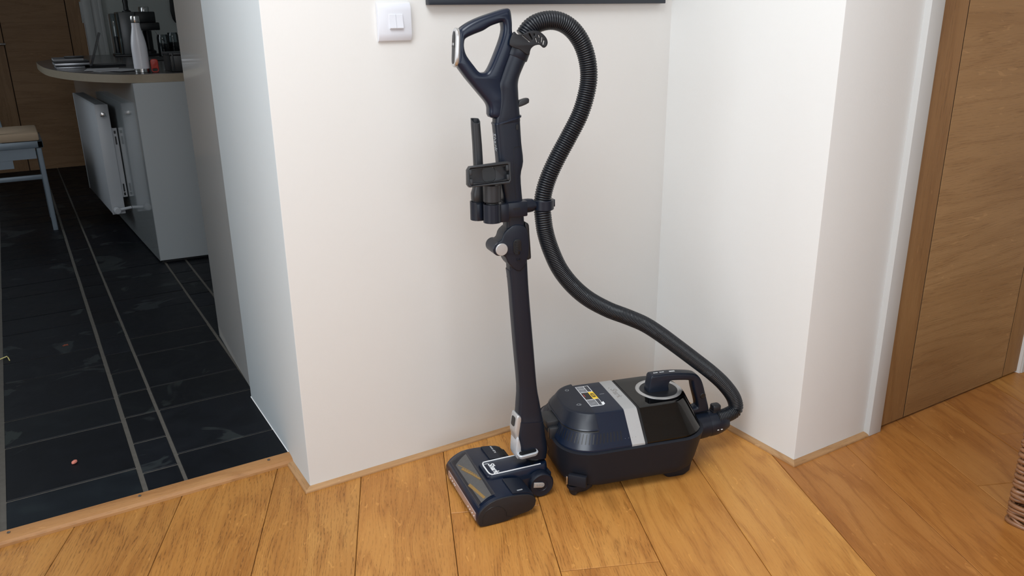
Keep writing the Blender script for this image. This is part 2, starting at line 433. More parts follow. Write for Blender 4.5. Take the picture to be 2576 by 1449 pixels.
for v0, v1 in zip(VJ, VJ[1:]):
    js = JO.get(v0) or [rnd.uniform(-0.6, 0.9)]
    us = [4.2] + sorted(js, reverse=True)
    while us[-1] > -3.2: us.append(us[-1]-rnd.uniform(1.6, 2.3))
    for u1, u0 in zip(us, us[1:]):
        g = 0.0007
        pl = [(u0+g, v0+g), (u1-g, v0+g), (u1-g, v1-g), (u0+g, v1-g)]
        # room limits in (u, v): x = u*US+v*UC, y = u*UC-v*US
        for a, b_, c in ((0, 1, 2.022), (0, -1, 3.08), (1, 0, 4.1), (-1, 0, 3.05)):
            pl = clip(pl, a*US+b_*UC, a*UC-b_*US, c)
            if len(pl) < 3: break
        if len(pl) < 3: continue
        cu, cv = u0, (v0+v1)/2
        dz = rnd.uniform(-0.0004, 0.0)
        loc = [(p[0]-cu, p[1]-cv) for p in pl]
        mb = MB(); n = len(loc)
        cx, cy = sum(p[0] for p in loc)/n, sum(p[1] for p in loc)/n
        def ins(d):
            out = []
            for p in loc:
                w = Vector((cx-p[0], cy-p[1])); 
                out.append((p[0]+math.copysign(min(d, abs(w.x)), w.x), p[1]+math.copysign(min(d, abs(w.y)), w.y)))
            return out
        top = ins(0.0013)
        mb.loft([[Vector((x, -y, -0.012)) for x, y in loc], [Vector((x, -y, dz-0.0012)) for x, y in loc], [Vector((x, -y, dz)) for x, y in top]])
        me = mb.data('plank', ang=20); me.materials.append(M_PLANK)
        o = bpy.data.objects.new('plank', me); COL.objects.link(o); o.parent = floor
        o.location = (cu*US+cv*UC, cu*UC-cv*US, 0); o.rotation_euler = (0, 0, math.pi/2-TH)
        tn = TONE.get(v0) or tuple([rnd.uniform(0.85, 1.05)]*3)
        k = rnd.uniform(0.96, 1.04)
        o.color = (tn[0]*k, tn[1]*k, tn[2]*k, 1.0 if v0 < -0.2 else (0.75 if v0 < 0.4 else 0.35))

# ---- low oak beads along the walls (quarter round) and the threshold
def bead(name, p0, p1, nrm, label, w=0.018, h=0.009, m0=0.0, m1=0.0):
    """quarter round from p0 to p1 on the wall line, nrm points into the room; m0, m1 lengthen the outer edge for the mitre"""
    p0, p1, nrm = Vector((*p0, 0)), Vector((*p1, 0)), Vector((*nrm, 0))
    L = (p1-p0).length; d = (p1-p0)/L
    prof = [(0, 0), (0, h)] + [(w*math.sin(R(a)), h*(0.35+0.65*math.cos(R(a)))) for a in range(15, 91, 15)] + [(w, 0)]
    mb = MB()
    rings = [[p - d*(mm*q/w) * sgn + nrm*q + Vector((0, 0, z)) for q, z in prof] for p, mm, sgn in ((p0, m0, 1), (p1, m1, -1))]
    # local x along the bead so the grain follows it
    M = frame(p0, d, nrm if d.cross(nrm).z > 0 else -nrm)
    mb.loft(rings); me = mb.data(name, ang=40); me.transform(M.inverted()); me.materials.append(M_TRIM)
    o = bpy.data.objects.new(name, me); COL.objects.link(o); o.matrix_world = M
    o['kind'] = 'structure'; o['label'] = label; o.color = (1, 1, 1, 1)
    return o
bead('baseboard_back', (XL, YW), (XR, YW), (0, -1), 'pale oak bead along the foot of the cream wall', m0=0.018)
bead('baseboard_reveal', (XL, 2.008), (XL, YW), (-1, 0), 'short oak bead on the corner beside the threshold', m1=0.018)
bead('baseboard_right', (XR, YW), (XR, YR), (-1, 0), 'pale oak bead along the foot of the right hand wall', m1=0.018)
bead('baseboard_return', (XR, YR), (1.957, YR), (0, -1), 'pale oak bead between the wall corner and the door frame', m0=0.018)
prof = [(0.0, 0.0), (0.001, 0.006), (0.006, 0.0125), (0.016, 0.0168), (0.030, 0.0186), (0.041, 0.0190), (0.041, 0.0)]
mb = MB().loft([[Vector((x, 2.006+y, z)) for y, z in prof] for x in (-0.62, XL+0.002)])
thr = struct('trim_1', mb, M_TRIM, 'rounded oak threshold strip between the boards and the slate', ang=25); thr.color = (0.86, 0.74, 0.60, 1)
for k, x in enumerate((0.430, 0.10, -0.19)):
    q = MB().lathe((x, 2.034, 0.0182), [(0.0040, 0), (0.0040, 0.0016), (0.0026, 0.0022), (0.0008, 0.0014)], 12)
    part('screw', q, M_SCREW, thr)

mb = MB().loft([[Vector((XL+0.001, y, 0.0135)), Vector((XL-0.0022, y, 0.0135)), Vector((XL-0.0016, y, 0.0165)), Vector((XL+0.001, y, 0.0185))] for y in (2.05, 2.462)])
struct('trim_6', mb, M_WALLR, 'white filler line where the reveal meets the slate')
# ---- slate floor of the kitchen: every tile an object of its own
mb = MB().box((-1.6, 2.03, -0.06), (2.3, 7.75, 0.0125))
kfl = struct('floor_kitchen', mb, M_GROUT, 'dark slate tiled floor of the kitchen')
def rows(first, seq, y1):
    ys = [2.048]; y = first; i = 0; ys.append(y)
    while y < y1:
        y += seq[i % len(seq)]; i += 1; ys.append(y)
    return ys
cols = [(-1.58, -1.17, rows(2.30, [0.31, 0.19], 7.7)), (-1.16, -1.06, rows(2.2, [0.194], 7.7)), (-1.05, -0.742, rows(2.45, [0.19, 0.31], 7.7)), (-0.732, -0.632, rows(2.17, [0.192], 7.7)), (-0.62, -0.318, rows(2.36, [0.31, 0.19], 7.7)), (-0.308, -0.2095, rows(2.153, [0.1940], 7.7)),
        (-0.195, 0.1115, rows(2.192, [0.314, 0.189], 7.7)), (0.1235, 0.2125, rows(2.153, [0.1865], 7.7)),
        (0.2215, 0.5075, rows(2.2105, [0.314, 0.190], 7.7)), (0.5165, 0.603, rows(2.33, [0.1860], 7.7)),
        (0.612, 0.918, rows(2.30, [0.31, 0.19], 7.7))]
rnd = random.Random(11)
cache = {}
for x0, x1, ys in cols:
    for y0, y1 in zip(ys, ys[1:]):
        g = 0.0035; w, h = x1-x0-0.001, y1-y0-2*g
        if h < 0.02: continue
        key = (round(w, 3), round(h, 3))
        if key not in cache:
            me = MB().box((0, 0, 0), (w, h, 0.012), 0.0018, seg=1).data('tile'); me.materials.append(M_SLATE); cache[key] = me
        o = bpy.data.objects.new('tile', cache[key]); COL.objects.link(o); o.parent = kfl
        o.location = (x0+rnd.uniform(0, 0.001), y0+g, 0.0035+rnd.uniform(-0.0005, 0.0005))
        o.rotation_euler = (rnd.uniform(-.001, .001), rnd.uniform(-.001, .001), 0)
        k = rnd.uniform(0.75, 1.2); o.color = (k, k*rnd.uniform(0.97, 1.03), k*rnd.uniform(0.96, 1.06), 1)
        if x0 == -0.195 and y0 < 2.1: o.color = (1.5, 1.7, 1.6, 1)

# ---- oak door on the right with its white lining
mb = MB().box((1.957, 1.258, 0.0), (2.012, 1.40, 2.12), 0.0015)
struct('trim_2', mb, M_GLOSSW, 'white painted door lining left of the oak door')
mb = MB().box((2.768, 1.258, 0.0), (2.83, 1.40, 2.12), 0.0015)
struct('trim_3', mb, M_GLOSSW, 'white painted door lining right of the oak door')
mb = MB().box((1.957, 1.258, 2.06), (2.83, 1.40, 2.12), 0.0015)
struct('trim_4', mb, M_GLOSSW, 'white painted door head above the oak door')
def vboard(name, lo, hi, parent, vertical=True, color=(1, 1, 1, 1)):
    """flat board; grain runs up the board, or across it"""
    w = [hi[i]-lo[i] for i in range(3)]
    if vertical:
        M = Matrix(((0, 1, 0, lo[0]), (0, 0, 1, lo[1]), (1, 0, 0, lo[2]), (0, 0, 0, 1)))
        mb = MB().box((0, 0, 0), (w[2], w[0], w[1]), 0.0003, seg=1)
    else:
        M = Matrix(((1, 0, 0, lo[0]), (0, 0, -1, hi[1]), (0, 1, 0, lo[2]), (0, 0, 0, 1)))
        mb = MB().box((0, 0, 0), (w[0], w[2], w[1]), 0.0003, seg=1)
    me = mb.data(name); me.materials.append(M_DOOR)
    o = bpy.data.objects.new(name, me); COL.objects.link(o); o.parent = parent; o.matrix_local = M; o.color = color
    return o
d1 = struct('door_1', MB().box((2.013, 1.284, 0.006), (2.767, 1.312, 2.058)).box((2.1363, 1.2732, 0.006), (2.1417, 1.29, 2.057)).box((2.6713, 1.2732, 0.006), (2.6767, 1.29, 2.057)), M_SUB, 'oak veneered door with two vertical grooves at the right edge')  # dark strips inside the grooves put their shade in as colour
vboard('panel', (2.014, 1.272, 0.006), (2.1365, 1.30, 2.057), d1, True, (0.84, 0.78, 0.72, 1))
vboard('panel', (2.1415, 1.272, 0.006), (2.6715, 1.30, 2.057), d1, False, (1.0, 1.0, 1.0, 1))
vboard('panel', (2.6765, 1.272, 0.006), (2.766, 1.30, 2.057), d1, True, (0.9, 0.86, 0.8, 1))

# ---- kitchen shell
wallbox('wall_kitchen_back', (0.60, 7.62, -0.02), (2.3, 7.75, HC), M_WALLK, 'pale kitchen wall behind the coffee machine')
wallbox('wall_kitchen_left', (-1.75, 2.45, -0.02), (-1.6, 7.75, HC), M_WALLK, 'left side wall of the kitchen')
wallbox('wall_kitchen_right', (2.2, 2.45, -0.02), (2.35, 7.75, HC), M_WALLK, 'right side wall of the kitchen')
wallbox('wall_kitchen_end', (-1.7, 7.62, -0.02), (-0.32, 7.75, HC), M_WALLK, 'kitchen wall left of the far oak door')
struct('ceiling_kitchen', MB().box((-1.75, 2.46, HC-0.15), (2.35, 7.75, HC)), M_CEIL, 'kitchen ceiling')
mb = MB().box((0.600, 7.56, 0.0), (0.665, 7.64, 2.15), 0.003).box((0.665, 7.585, 0.0), (0.735, 7.64, 2.15), 0.006).box((0.715, 7.57, 0.0), (0.745, 7.64, 2.15), 0.004)
struct('trim_5', mb, M_GLOSSW, 'moulded white frame beside the far kitchen door')
d2 = struct('door_2', MB().box((-0.30, 7.60, 0.01), (0.598, 7.63, 2.1)), M_SUB, 'dark oak door with two vertical grooves at the far end of the kitchen')
dk = (1.0, 1.0, 1.2, 1)
vboard('panel', (-0.30, 7.588, 0.01), (0.018, 7.62, 2.1), d2, True, dk)
vboard('panel', (0.025, 7.588, 0.01), (0.481, 7.62, 2.1), d2, False, dk)
vboard('panel', (0.488, 7.588, 0.01), (0.597, 7.62, 2.1), d2, True, dk)
mb = MB().tube([(-0.14, 7.588, 1.0), (-0.14, 7.545, 1.0), (-0.11, 7.535, 1.0), (0.03, 7.535, 0.995)], 0.010, 10)
part('lever_handle', mb, M_STEEL, d2, 'steel lever handle')
mb = MB().cyl((0.593, 7.585, 1.14), (0.593, 7.585, 1.30), 0.012, n=10)
part('hinge', mb, M_STEEL, d2, 'steel hinge')

# profiles in metres: (along the head, height) in the upright plane of the wand; hose centre line in room coordinates
H_OUT = [(0.1331, 1.1877), (0.1238, 1.1874), (0.099, 1.1807), (0.0702, 1.172), (0.0457, 1.1624), (0.0273, 1.1519), (0.0206, 1.1439), (0.0175, 1.1303), (0.0157, 1.1048), (0.0134, 1.0865), (0.0111, 1.0783), (0.0165, 1.0697), (0.0321, 1.0486), (0.05, 1.0271), (0.0661, 1.0082), (0.0784, 0.9932), (0.0834, 0.9813), (0.0861, 0.9616), (0.0946, 0.9611), (0.1082, 0.9995), (0.0957, 1.0155), (0.0929, 1.0329), (0.1007, 1.0536), (0.1138, 1.0834), (0.1269, 1.1149), (0.1344, 1.1259), (0.1399, 1.1407), (0.1397, 1.1592), (0.1372, 1.1812)]
H_IN = [(0.1182, 1.1586), (0.12, 1.1448), (0.1145, 1.1245), (0.1015, 1.095), (0.0906, 1.0728), (0.082, 1.0599), (0.0756, 1.0573), (0.0632, 1.0587), (0.0512, 1.0723), (0.0355, 1.0932), (0.0303, 1.1081), (0.0303, 1.1209), (0.0346, 1.1291), (0.053, 1.1369), (0.0736, 1.1438), (0.0902, 1.1526), (0.1068, 1.1579), (0.114, 1.1596)]
DISP = [(0.0225, 1.1471), (0.0246, 1.1391), (0.0235, 1.1213), (0.0208, 1.099), (0.0193, 1.0855), (0.0151, 1.0775), (0.0094, 1.0822), (0.0084, 1.0948), (0.0095, 1.1127), (0.0128, 1.1349), (0.016, 1.1445)]
TUBE_L = [(0.1348, 1.1142), (0.1205, 1.0824), (0.1061, 1.0466), (0.1, 1.0314), (0.1022, 1.0138), (0.1017, 0.9885), (0.0947, 0.9593), (0.0945, 0.9296)]
TUBE_R = [(0.1807, 1.0902), (0.1719, 1.0731), (0.1598, 1.0484), (0.1555, 1.031), (0.1557, 1.0114), (0.1566, 0.9897), (0.1604, 0.9556), (0.1619, 0.9254)]
BODY_L = [(0.0919, 0.9456), (0.0955, 0.9072), (0.0986, 0.8707), (0.1032, 0.8178), (0.1118, 0.7742), (0.1164, 0.7247), (0.1153, 0.6972), (0.1121, 0.6781), (0.1162, 0.658), (0.1201, 0.6336), (0.1228, 0.6147), (0.1238, 0.5804)]
BODY_R = [(0.1601, 0.9621), (0.1632, 0.9026), (0.1677, 0.8576), (0.1602, 0.8263), (0.1635, 0.7693), (0.1667, 0.7305), (0.1693, 0.6913), (0.1721, 0.6712), (0.1729, 0.6513), (0.1736, 0.627), (0.1741, 0.6082), (0.1748, 0.5736)]
LOW_L = [(0.1217, 0.6), (0.1256, 0.5677), (0.1306, 0.4935), (0.137, 0.4018), (0.1451, 0.2941), (0.1423, 0.2434), (0.1401, 0.2146), (0.1406, 0.2009), (0.137, 0.1733), (0.1368, 0.1505), (0.1376, 0.1273), (0.1439, 0.1003)]
LOW_R = [(0.1745, 0.6248), (0.1771, 0.5636), (0.1828, 0.4856), (0.1905, 0.3927), (0.1987, 0.2902), (0.2066, 0.2434), (0.213, 0.206), (0.2159, 0.1907), (0.2204, 0.1551), (0.2239, 0.1311), (0.2273, 0.1069), (0.2228, 0.082)]
FLANGE = [(0.1373, 1.14), (0.1448, 1.1359), (0.1538, 1.1349), (0.1628, 1.1367), (0.1731, 1.141), (0.1854, 1.1425), (0.1977, 1.14), (0.2081, 1.133), (0.2147, 1.1254), (0.2173, 1.1173), (0.2154, 1.1105), (0.2108, 1.1066), (0.2068, 1.1064), (0.2029, 1.1096), (0.1983, 1.1123), (0.1918, 1.1122), (0.1853, 1.1107), (0.1794, 1.1068), (0.1755, 1.1018), (0.1715, 1.0915), (0.1496, 1.1047), (0.1274, 1.1144)]
LATCH = [(0.1571, 0.9946), (0.1714, 0.9983), (0.1769, 0.9986), (0.1791, 0.9955), (0.1784, 0.9886), (0.1713, 0.985), (0.1602, 0.9815), (0.1525, 0.98), (0.1511, 0.986), (0.152, 0.9889)]
HOSE = [(0.9806, 1.5711, 1.1297), (0.9938, 1.569, 1.146), (1.0126, 1.5661, 1.1572), (1.0409, 1.5616, 1.1626), (1.0696, 1.557, 1.158), (1.0968, 1.5527, 1.1416), (1.1199, 1.5491, 1.113), (1.1345, 1.5468, 1.0763), (1.1393, 1.546, 1.0366), (1.133, 1.547, 0.9968), (1.1176, 1.5494, 0.9526), (1.0899, 1.5538, 0.9041), (1.0631, 1.5581, 0.8599), (1.0421, 1.5614, 0.8196), (1.0291, 1.5635, 0.7831), (1.024, 1.5643, 0.7503), (1.0246, 1.5616, 0.722), (1.0292, 1.5584, 0.6832), (1.0423, 1.5538, 0.638), (1.064, 1.5478, 0.5888), (1.0969, 1.5401, 0.5431), (1.1394, 1.5308, 0.5024), (1.194, 1.5196, 0.4664), (1.2441, 1.5092, 0.4411), (1.2955, 1.4985, 0.413), (1.3426, 1.4885, 0.3783), (1.3977, 1.4772, 0.3325), (1.4547, 1.4657, 0.284), (1.5068, 1.4549, 0.2388), (1.5496, 1.4456, 0.1955), (1.5816, 1.438, 0.151), (1.5893, 1.4342, 0.1158), (1.5615, 1.4361, 0.1041), (1.52, 1.4402, 0.1028)]
CH_OUT = [(0.8909, 0.1853), (0.8894, 0.257), (0.8992, 0.2541), (0.9106, 0.25), (1.0239, 0.2383), (1.0361, 0.2283), (1.0455, 0.2138), (1.0579, 0.1804), (1.0755, 0.1255), (1.0691, 0.1197), (1.0236, 0.1183), (1.0172, 0.1396), (1.0404, 0.1428)]
CH_IN = [(0.947, 0.1769), (0.9451, 0.2249), (0.9504, 0.2323), (1.0115, 0.2249), (1.0172, 0.2146), (1.0353, 0.1435)]
PEDAL = [(0.1298, 0.1607), (0.1351, 0.1606), (0.1427, 0.1325), (0.1831, 0.1243), (0.1869, 0.1179), (0.1863, 0.1125), (0.1531, 0.109), (0.1425, 0.107), (0.1318, 0.0995), (0.1225, 0.1161), (0.1261, 0.1571)]
TRIM = [(0.1392, 0.221), (0.1512, 0.2109), (0.1494, 0.1916), (0.1428, 0.1633), (0.1431, 0.1444), (0.1382, 0.1388), (0.1364, 0.1647), (0.1275, 0.1743), (0.1315, 0.1987), (0.136, 0.2173)]
PADDLE = [(0.1672, 0.7141), (0.1728, 0.7142), (0.1777, 0.7083), (0.179, 0.6868), (0.1829, 0.6309), (0.1801, 0.6258), (0.1743, 0.6238), (0.1715, 0.631), (0.1684, 0.688)]

# ================================================================== the vacuum cleaner
AH = R(-9); HB, HL, HO = Vector((math.cos(AH), math.sin(AH), 0)), Vector((-math.sin(AH), math.cos(AH), 0)), Vector((0.811, 1.598, 0))
def hp(s, t, z): return HO + HB*s + HL*t + Vector((0, 0, z))
def hplane(t): return frame(hp(0, t, 0), HB, (0, 0, 1))          # local x back along the head, y up, z towards the viewer
E1, E2 = Vector((0.9650, -0.2622, 0)), Vector((0.2622, 0.9650, 0))
def cp(u, w, z): return E1*u + E2*w + Vector((0, 0, z))
def cplane(w): return frame(cp(0, w, 0), E1, (0, 0, 1))
vac = thing('vacuum_cleaner', 'navy blue bagless cylinder vacuum cleaner with upright wand and ribbed hose in the wall corner', 'vacuum cleaner', cp(0.81, 1.815, 0))

# ---------------- canister
def outline(z):
    """tub and body outline in (u, w) at height z"""
    if z <= 0.13:
        k = (0.13-z)/0.105; i = 0.014*k
        return rrect(0.602+i*1.2, 1.016-i*1.4, 1.660+i, 1.970-i, 0.088, 10)
    k = (z-0.13)/0.075
    lerp = lambda a, b: a+(b-a)*k
    return rrect(lerp(0.607, 0.645), lerp(1.010, 0.985), lerp(1.666, 1.730), lerp(1.964, 1.905), lerp(0.083, 0.072), 10)
def oring(z, d=0.0, zz=None):
    o = outline(z); cx, cy = 0.81, 1.815
    return [cp(u + d*max(-1, min(1, (u-cx)/0.08)), w + d*max(-1, min(1, (w-cy)/0.08)), z if zz is None else zz) for u, w in o]
can = part('canister', MB().loft([oring(0.025, -0.012), oring(0.027, -0.006), oring(0.033, -0.001), oring(0.05), oring(0.09), oring(0.1285), oring(0.1305, -0.001), oring(0.1305, -0.0045), oring(0.122, -0.006)]), M_TUB, vac, 'dark tub of the canister')
def shell(u0, u1, z0=0.124, z1=0.3, d=0.0):
    """slice of the tapered upper body between two cross planes"""
    mb = MB().loft([oring(0.131, d-0.002, 0.122), oring(0.135, d), oring(0.16, d), oring(0.19, d), oring(0.2015, d, 0.2012+d*0.8), oring(0.2035, d-0.0007, 0.2035+d*0.8), oring(0.205, d-0.0026, 0.2050+d*0.8), oring(0.205, d-0.0055, 0.2055+d*0.8), oring(0.205, d-0.03, 0.2060+d*0.8)])
    for co, no in ((cp(u0, 0, 0), -E1), (cp(u1, 0, 0), E1), (Vector((0, 0, z0)), Vector((0, 0, -1))), (Vector((0, 0, z1)), Vector((0, 0, 1)))):
        if (no.z == 0 and (u0 < 0.5 and no.dot(E1) < 0 or u1 > 1.1 and no.dot(E1) > 0)) or (no.z < 0 and z0 < 0.125) or (no.z > 0 and z1 > 0.25): continue
        r = bmesh.ops.bisect_plane(mb.b, geom=mb.b.verts[:]+mb.b.edges[:]+mb.b.faces[:], plane_co=co, plane_no=no, clear_outer=True)
        es = [e for e in r['geom_cut'] if isinstance(e, bmesh.types.BMEdge)]
        bmesh.ops.contextual_create(mb.b, geom=es)
    return mb
part('motor_housing', shell(0.0, 0.7835), M_NAVYG, can, 'glossy navy motor cover', ang=14)
part('silver_band', shell(0.7837, 0.8195, d=0.0004), M_SILVERM, can, 'satin silver band across the body', ang=14)
part('logo_dot', MB().lathe(cp(0.7945, 1.8565, 0.2063), [(0.0016, 0), (0.0016, 0.0004)], 10), M_STEEL, can)
part('seal', shell(0.8197, 0.827, d=-0.0015), M_BLACK, can)
part('seal', shell(0.8295, 0.8325, d=-0.0005), M_BLACK, can)
cup = shell(0.8270, 2.0, d=0.0)
part('dust_cup', cup, M_CUP, can, 'glossy smoked dust cup', ang=14)
mb = MB().lathe(cp(0.921, 1.815, 0.05), [(0.050, 0), (0.052, 0.02), (0.052, 0.10), (0.046, 0.125)], 28)
part('cyclone', mb, M_BLACK, can)
mb = MB().loft([[cp(u, w, z) for u, w in rrect(0.833, 0.99, 1.685, 1.945, 0.06, 6)] for z in (0.05, 0.118)])
part('dirt_container', mb, M_BLACK, can)
# lid with the power and cord pedals
lid = part('pedal_lid', shell(0.0, 0.703, 0.1760, 0.3, d=0.0042), M_NAVY, can, 'satin navy lid with the power and cord pedals', ang=14)
# step and seam under the lid
def band(z0, z1, d, umax):
    mb = MB().loft([oring(z0, d), oring((z0+z1)/2, d), oring(z1, d)], cap=False)
    bmesh.ops.bisect_plane(mb.b, geom=mb.b.verts[:]+mb.b.edges[:]+mb.b.faces[:], plane_co=cp(umax, 0, 0), plane_no=E1, clear_outer=True)
    return mb
part('lid_seam', band(0.1685, 0.1750, 0.0008, 0.7050), M_BLACK, can)
part('lid_lip', band(0.1742, 0.1768, 0.0052, 0.7030), M_NAVYG, can)
mb = MB().box((0.7036, 1.7325, 0.196), (0.7050, 1.9025, 0.2064)); 
for v in mb.b.verts: v.co = cp(*v.co)
part('lid_seam', mb, M_BLACK, can)
# seam between the two pedals
mb = MB().tube([cp(0.702, 1.818, 0.2084), cp(0.664, 1.806, 0.2084), cp(0.655, 1.800, 0.2078), cp(0.648, 1.797, 0.196), cp(0.638, 1.790, 0.178)], 0.0006, 6)
part('pedal_seam', mb, M_BLACK, can)
# vent: slots round the end and along the near side
mb = MB(); cnt = 0
def surf(arc, z):
    """point on the body outline at arc position (0..1 over the vented run) and its outward normal"""
    o = outline(z); pts = [Vector((p[0], p[1])) for p in o]
    n = len(pts)
    # run: far left corner -> left end -> near left corner -> near side (counter clockwise list order)
    run = [p for p in pts[10:33]] + [Vector((0.80, pts[33].y))]
    L = [0]
    for a, b in zip(run, run[1:]): L.append(L[-1]+(b-a).length)
    t = arc*L[-1]
    for i in range(len(run)-1):
        if L[i+1] >= t:
            k = (t-L[i])/(L[i+1]-L[i]); p = run[i].lerp(run[i+1], k); d = (run[i+1]-run[i]).normalized()
            return p, Vector((d.y, -d.x))
    return run[-1], Vector((0, -1))
NS = 58
for i in range(NS):
    a = 0.15 + 0.79*i/(NS-1)
    q = []
    for z in (0.1465, 0.1655):
        p, nn = surf(a, z)
        d = Vector((-nn.y, nn.x))
        for sg in (-1, 1):
            w_ = p + d*sg*0.0014
            for e in (-0.002, 0.0005): q.append(cp(w_.x+nn.x*e, w_.y+nn.y*e, z))
    v = [mb.b.verts.new(p) for p in q]
    for f in ((1, 3, 7, 5), (0, 1, 5, 4), (2, 6, 7, 3), (0, 2, 3, 1), (4, 5, 7, 6), (0, 4, 6, 2)): mb.b.faces.new([v[j] for j in f])
o = part('vent_slots', mb, M_BLACK, can); o['kind'] = 'stuff'
mb = MB()
for k in range(4):
    p, nn = surf(0.955+0.014*k, 0.149)
    mb.lathe(cp(p.x, p.y-0.0002, 0.1496), [(0.0006, 0), (0.0006, 0.0012)], 6, ax=cp(nn.x, nn.y, 0.0)-cp(0, 0, 0))
o = part('vent_pips', mb, M_GREYI, can); o['kind'] = 'stuff'
# ring on top of the cup and the well inside it
RC = cp(0.921, 1.812, 0)
mb = MB().lathe(RC+Vector((0, 0, 0.2045)), [(0.0505, -0.004), (0.0505, 0.001), (0.054, 0.0042), (0.059, 0.0042), (0.0625, 0.0022), (0.0630, -0.001)], 48)
part('cup_ring', mb, M_SILVER, can, 'bright silver ring round the cup lid')
mb = MB().lathe(RC+Vector((0, 0, 0.198)), [(0.0508, 0.0), (0.0508, 0.0083), (0.040, 0.0088)], 40)
part('cup_lid', mb, M_DARK, can)
# carrying handle
hw = 0.0165
mb = slab([(0.888, 0.196), (0.8885, 0.240), (0.8915, 0.252), (0.902, 0.2555), (0.960, 0.2535), (1.016, 0.2445), (1.034, 0.2340), (1.046, 0.2150), (1.0565, 0.1830), (1.0720, 0.1290), (1.066, 0.1220), (1.020, 0.1205), (1.008, 0.1235), (1.012, 0.137), (1.032, 0.1395), (1.0355, 0.147), (1.0215, 0.195), (1.0165, 0.2155), (1.009, 0.2250), (0.957, 0.2325), (0.9475, 0.2290), (0.9440, 0.2180), (0.9430, 0.196)],
          depth=2*hw, bev=0.006, M=cplane(1.812), k=3)
han = part('carry_handle', mb, M_NAVY, can, 'arched navy carrying handle', ang=50)
mb = MB().lathe(cp(1.0485, 1.812-hw+0.0012, 0.1745), [(0.0085, 0), (0.0085, 0.002), (0.007, 0.003), (0.004, 0.0026)], 24, ax=-E2)
part('button', mb, M_BLACK, can)
Mh = frame(cp(0.925, 1.8125, 0.2556), E1, E2)
mb = MB(); rr = random.Random(4)
for k in range(12):
    if k in (5, 6): continue
    x = -0.021+0.0026*k; mb.box((x, -0.0022, -0.0002), (x+0.0016, 0.0022-rr.uniform(0, 0.0016), 0.0003), M=Mh)
part('lettering', mb, M_WHITEI, can)
mb = MB().box((-0.008, -0.0025, 0), (0.008, 0.0025, 0.0005), M=frame(cp(0.9585, 1.8125, 0.2535), E1-Vector((0, 0, 0.04)), E2))
part('print', mb, M_WHITEI, can)
# hose connector with its release button
ax0, ax1, ax2, ax3 = cp(0.985, 1.800, 0.077), cp(1.072, 1.800, 0.0835), cp(1.098, 1.7985, 0.0865), cp(1.128, 1.797, 0.0905)
def seg(p, q, prof): 
    d = (q-p).normalized(); x = d.cross(Vector((0, 0, 1))).normalized(); y = x.cross(d)
    return [sring(p+(q-p)*k, x*r, y*r2, 30, 2.15) for k, r, r2 in prof]
con = part('hose_connector', MB().loft(seg(ax0, ax1, [(0, .036, .037), (0.55, .036, .037), (0.86, .0355, .0365), (0.865, .0345, .0355), (1, .0345, .0355)])), M_NAVY, can)
part('connector_cuff', MB().loft(seg(ax1, ax3, [(-0.02, .0352, .0362), (0.3, .0352, .0360), (0.55, .033, .034), (0.8, .0285, .030), (1.0, .0235, .0245)])), M_NAVY, can)
mb = MB().loft([[cp(1.093+0.55*(u), 1.800+w, z) for u, w in rrect(-0.026*k, 0.026*k, -0.013*k, 0.013*k, 0.008, 5)] for z, k in ((0.108, 1.0), (0.1245, 1.0), (0.1250, 0.88), (0.1275, 0.9), (0.1370, 0.9), (0.1395, 0.8), (0.1402, 0.6))])
part('release_button', mb, M_DARK, can)
mb = MB()
for u in (1.086, 1.097):
    mb.poly([(-0.0030, -0.0011), (0.0005, -0.0011), (0.0005, -0.0020), (0.0032, 0), (0.0005, 0.0020), (0.0005, 0.0011), (-0.0030, 0.0011)], (0, 0.0006), M=frame(cp(u, 1.7643, 0.079), E1 if u < 1.09 else -E1, (0, 0, 1)))
part('arrow_print', mb, M_WHITEI, can)
# parking clip on the motor end
mb = MB().box((0.592, 1.785, 0.152), (0.630, 1.845, 0.172), 0.003).box((0.596, 1.772, 0.126), (0.625, 1.788, 0.158), 0.003)
for v in mb.b.verts: v.co = cp(*v.co)
part('parking_clip', mb, M_GREYP, can)
mb = MB().box((0.5915, 1.800, 0.158), (0.596, 1.815, 0.166))
for v in mb.b.verts: v.co = cp(*v.co)
part('clip_slot', mb, M_BLACK, can)
# black patch painting the shade of the cord recess, near left corner, with flap
pr = []
for z, a0, a1 in ((0.108, 0.42, 0.50), (0.092, 0.41, 0.535), (0.075, 0.41, 0.562), (0.066, 0.41, 0.57), (0.050, 0.415, 0.545), (0.042, 0.43, 0.545)):
    o = outline(z); P2 = [Vector(p) for p in o][10:33] + [Vector((0.8, o[32][1]))]
    L = [0]
    for a, b in zip(P2, P2[1:]): L.append(L[-1]+(b-a).length)
    row = []
    for k in range(7):
        t = (a0+(a1-a0)*k/6)*L[-1]
        for i in range(len(P2)-1):
            if L[i+1] >= t:
                p = P2[i].lerp(P2[i+1], (t-L[i])/(L[i+1]-L[i])); d = (P2[i+1]-P2[i]).normalized()
                row.append(cp(p.x+d.y*0.0008, p.y-d.x*0.0008, z)); break
    pr.append(row)
mb = MB().loft(pr, cap=False, closed=False)
part('cord_recess_shade', mb, M_BLACK, can)
mb = MB().box((-0.024, -0.004, 0), (0.024, 0.010, 0.032), 0.003, M=frame(cp(0.639, 1.677, 0.036), E1*0.80-E2*0.6, E2*0.80+E1*0.6))
part('cord_flap', mb, M_TUB, can)
mb = MB().box((-0.002, -0.003, 0), (0.002, 0.004, 0.024), 0.001, M=frame(cp(0.6145, 1.689, 0.040), E1, E2))
part('plug_pin', mb, M_STEEL, can)
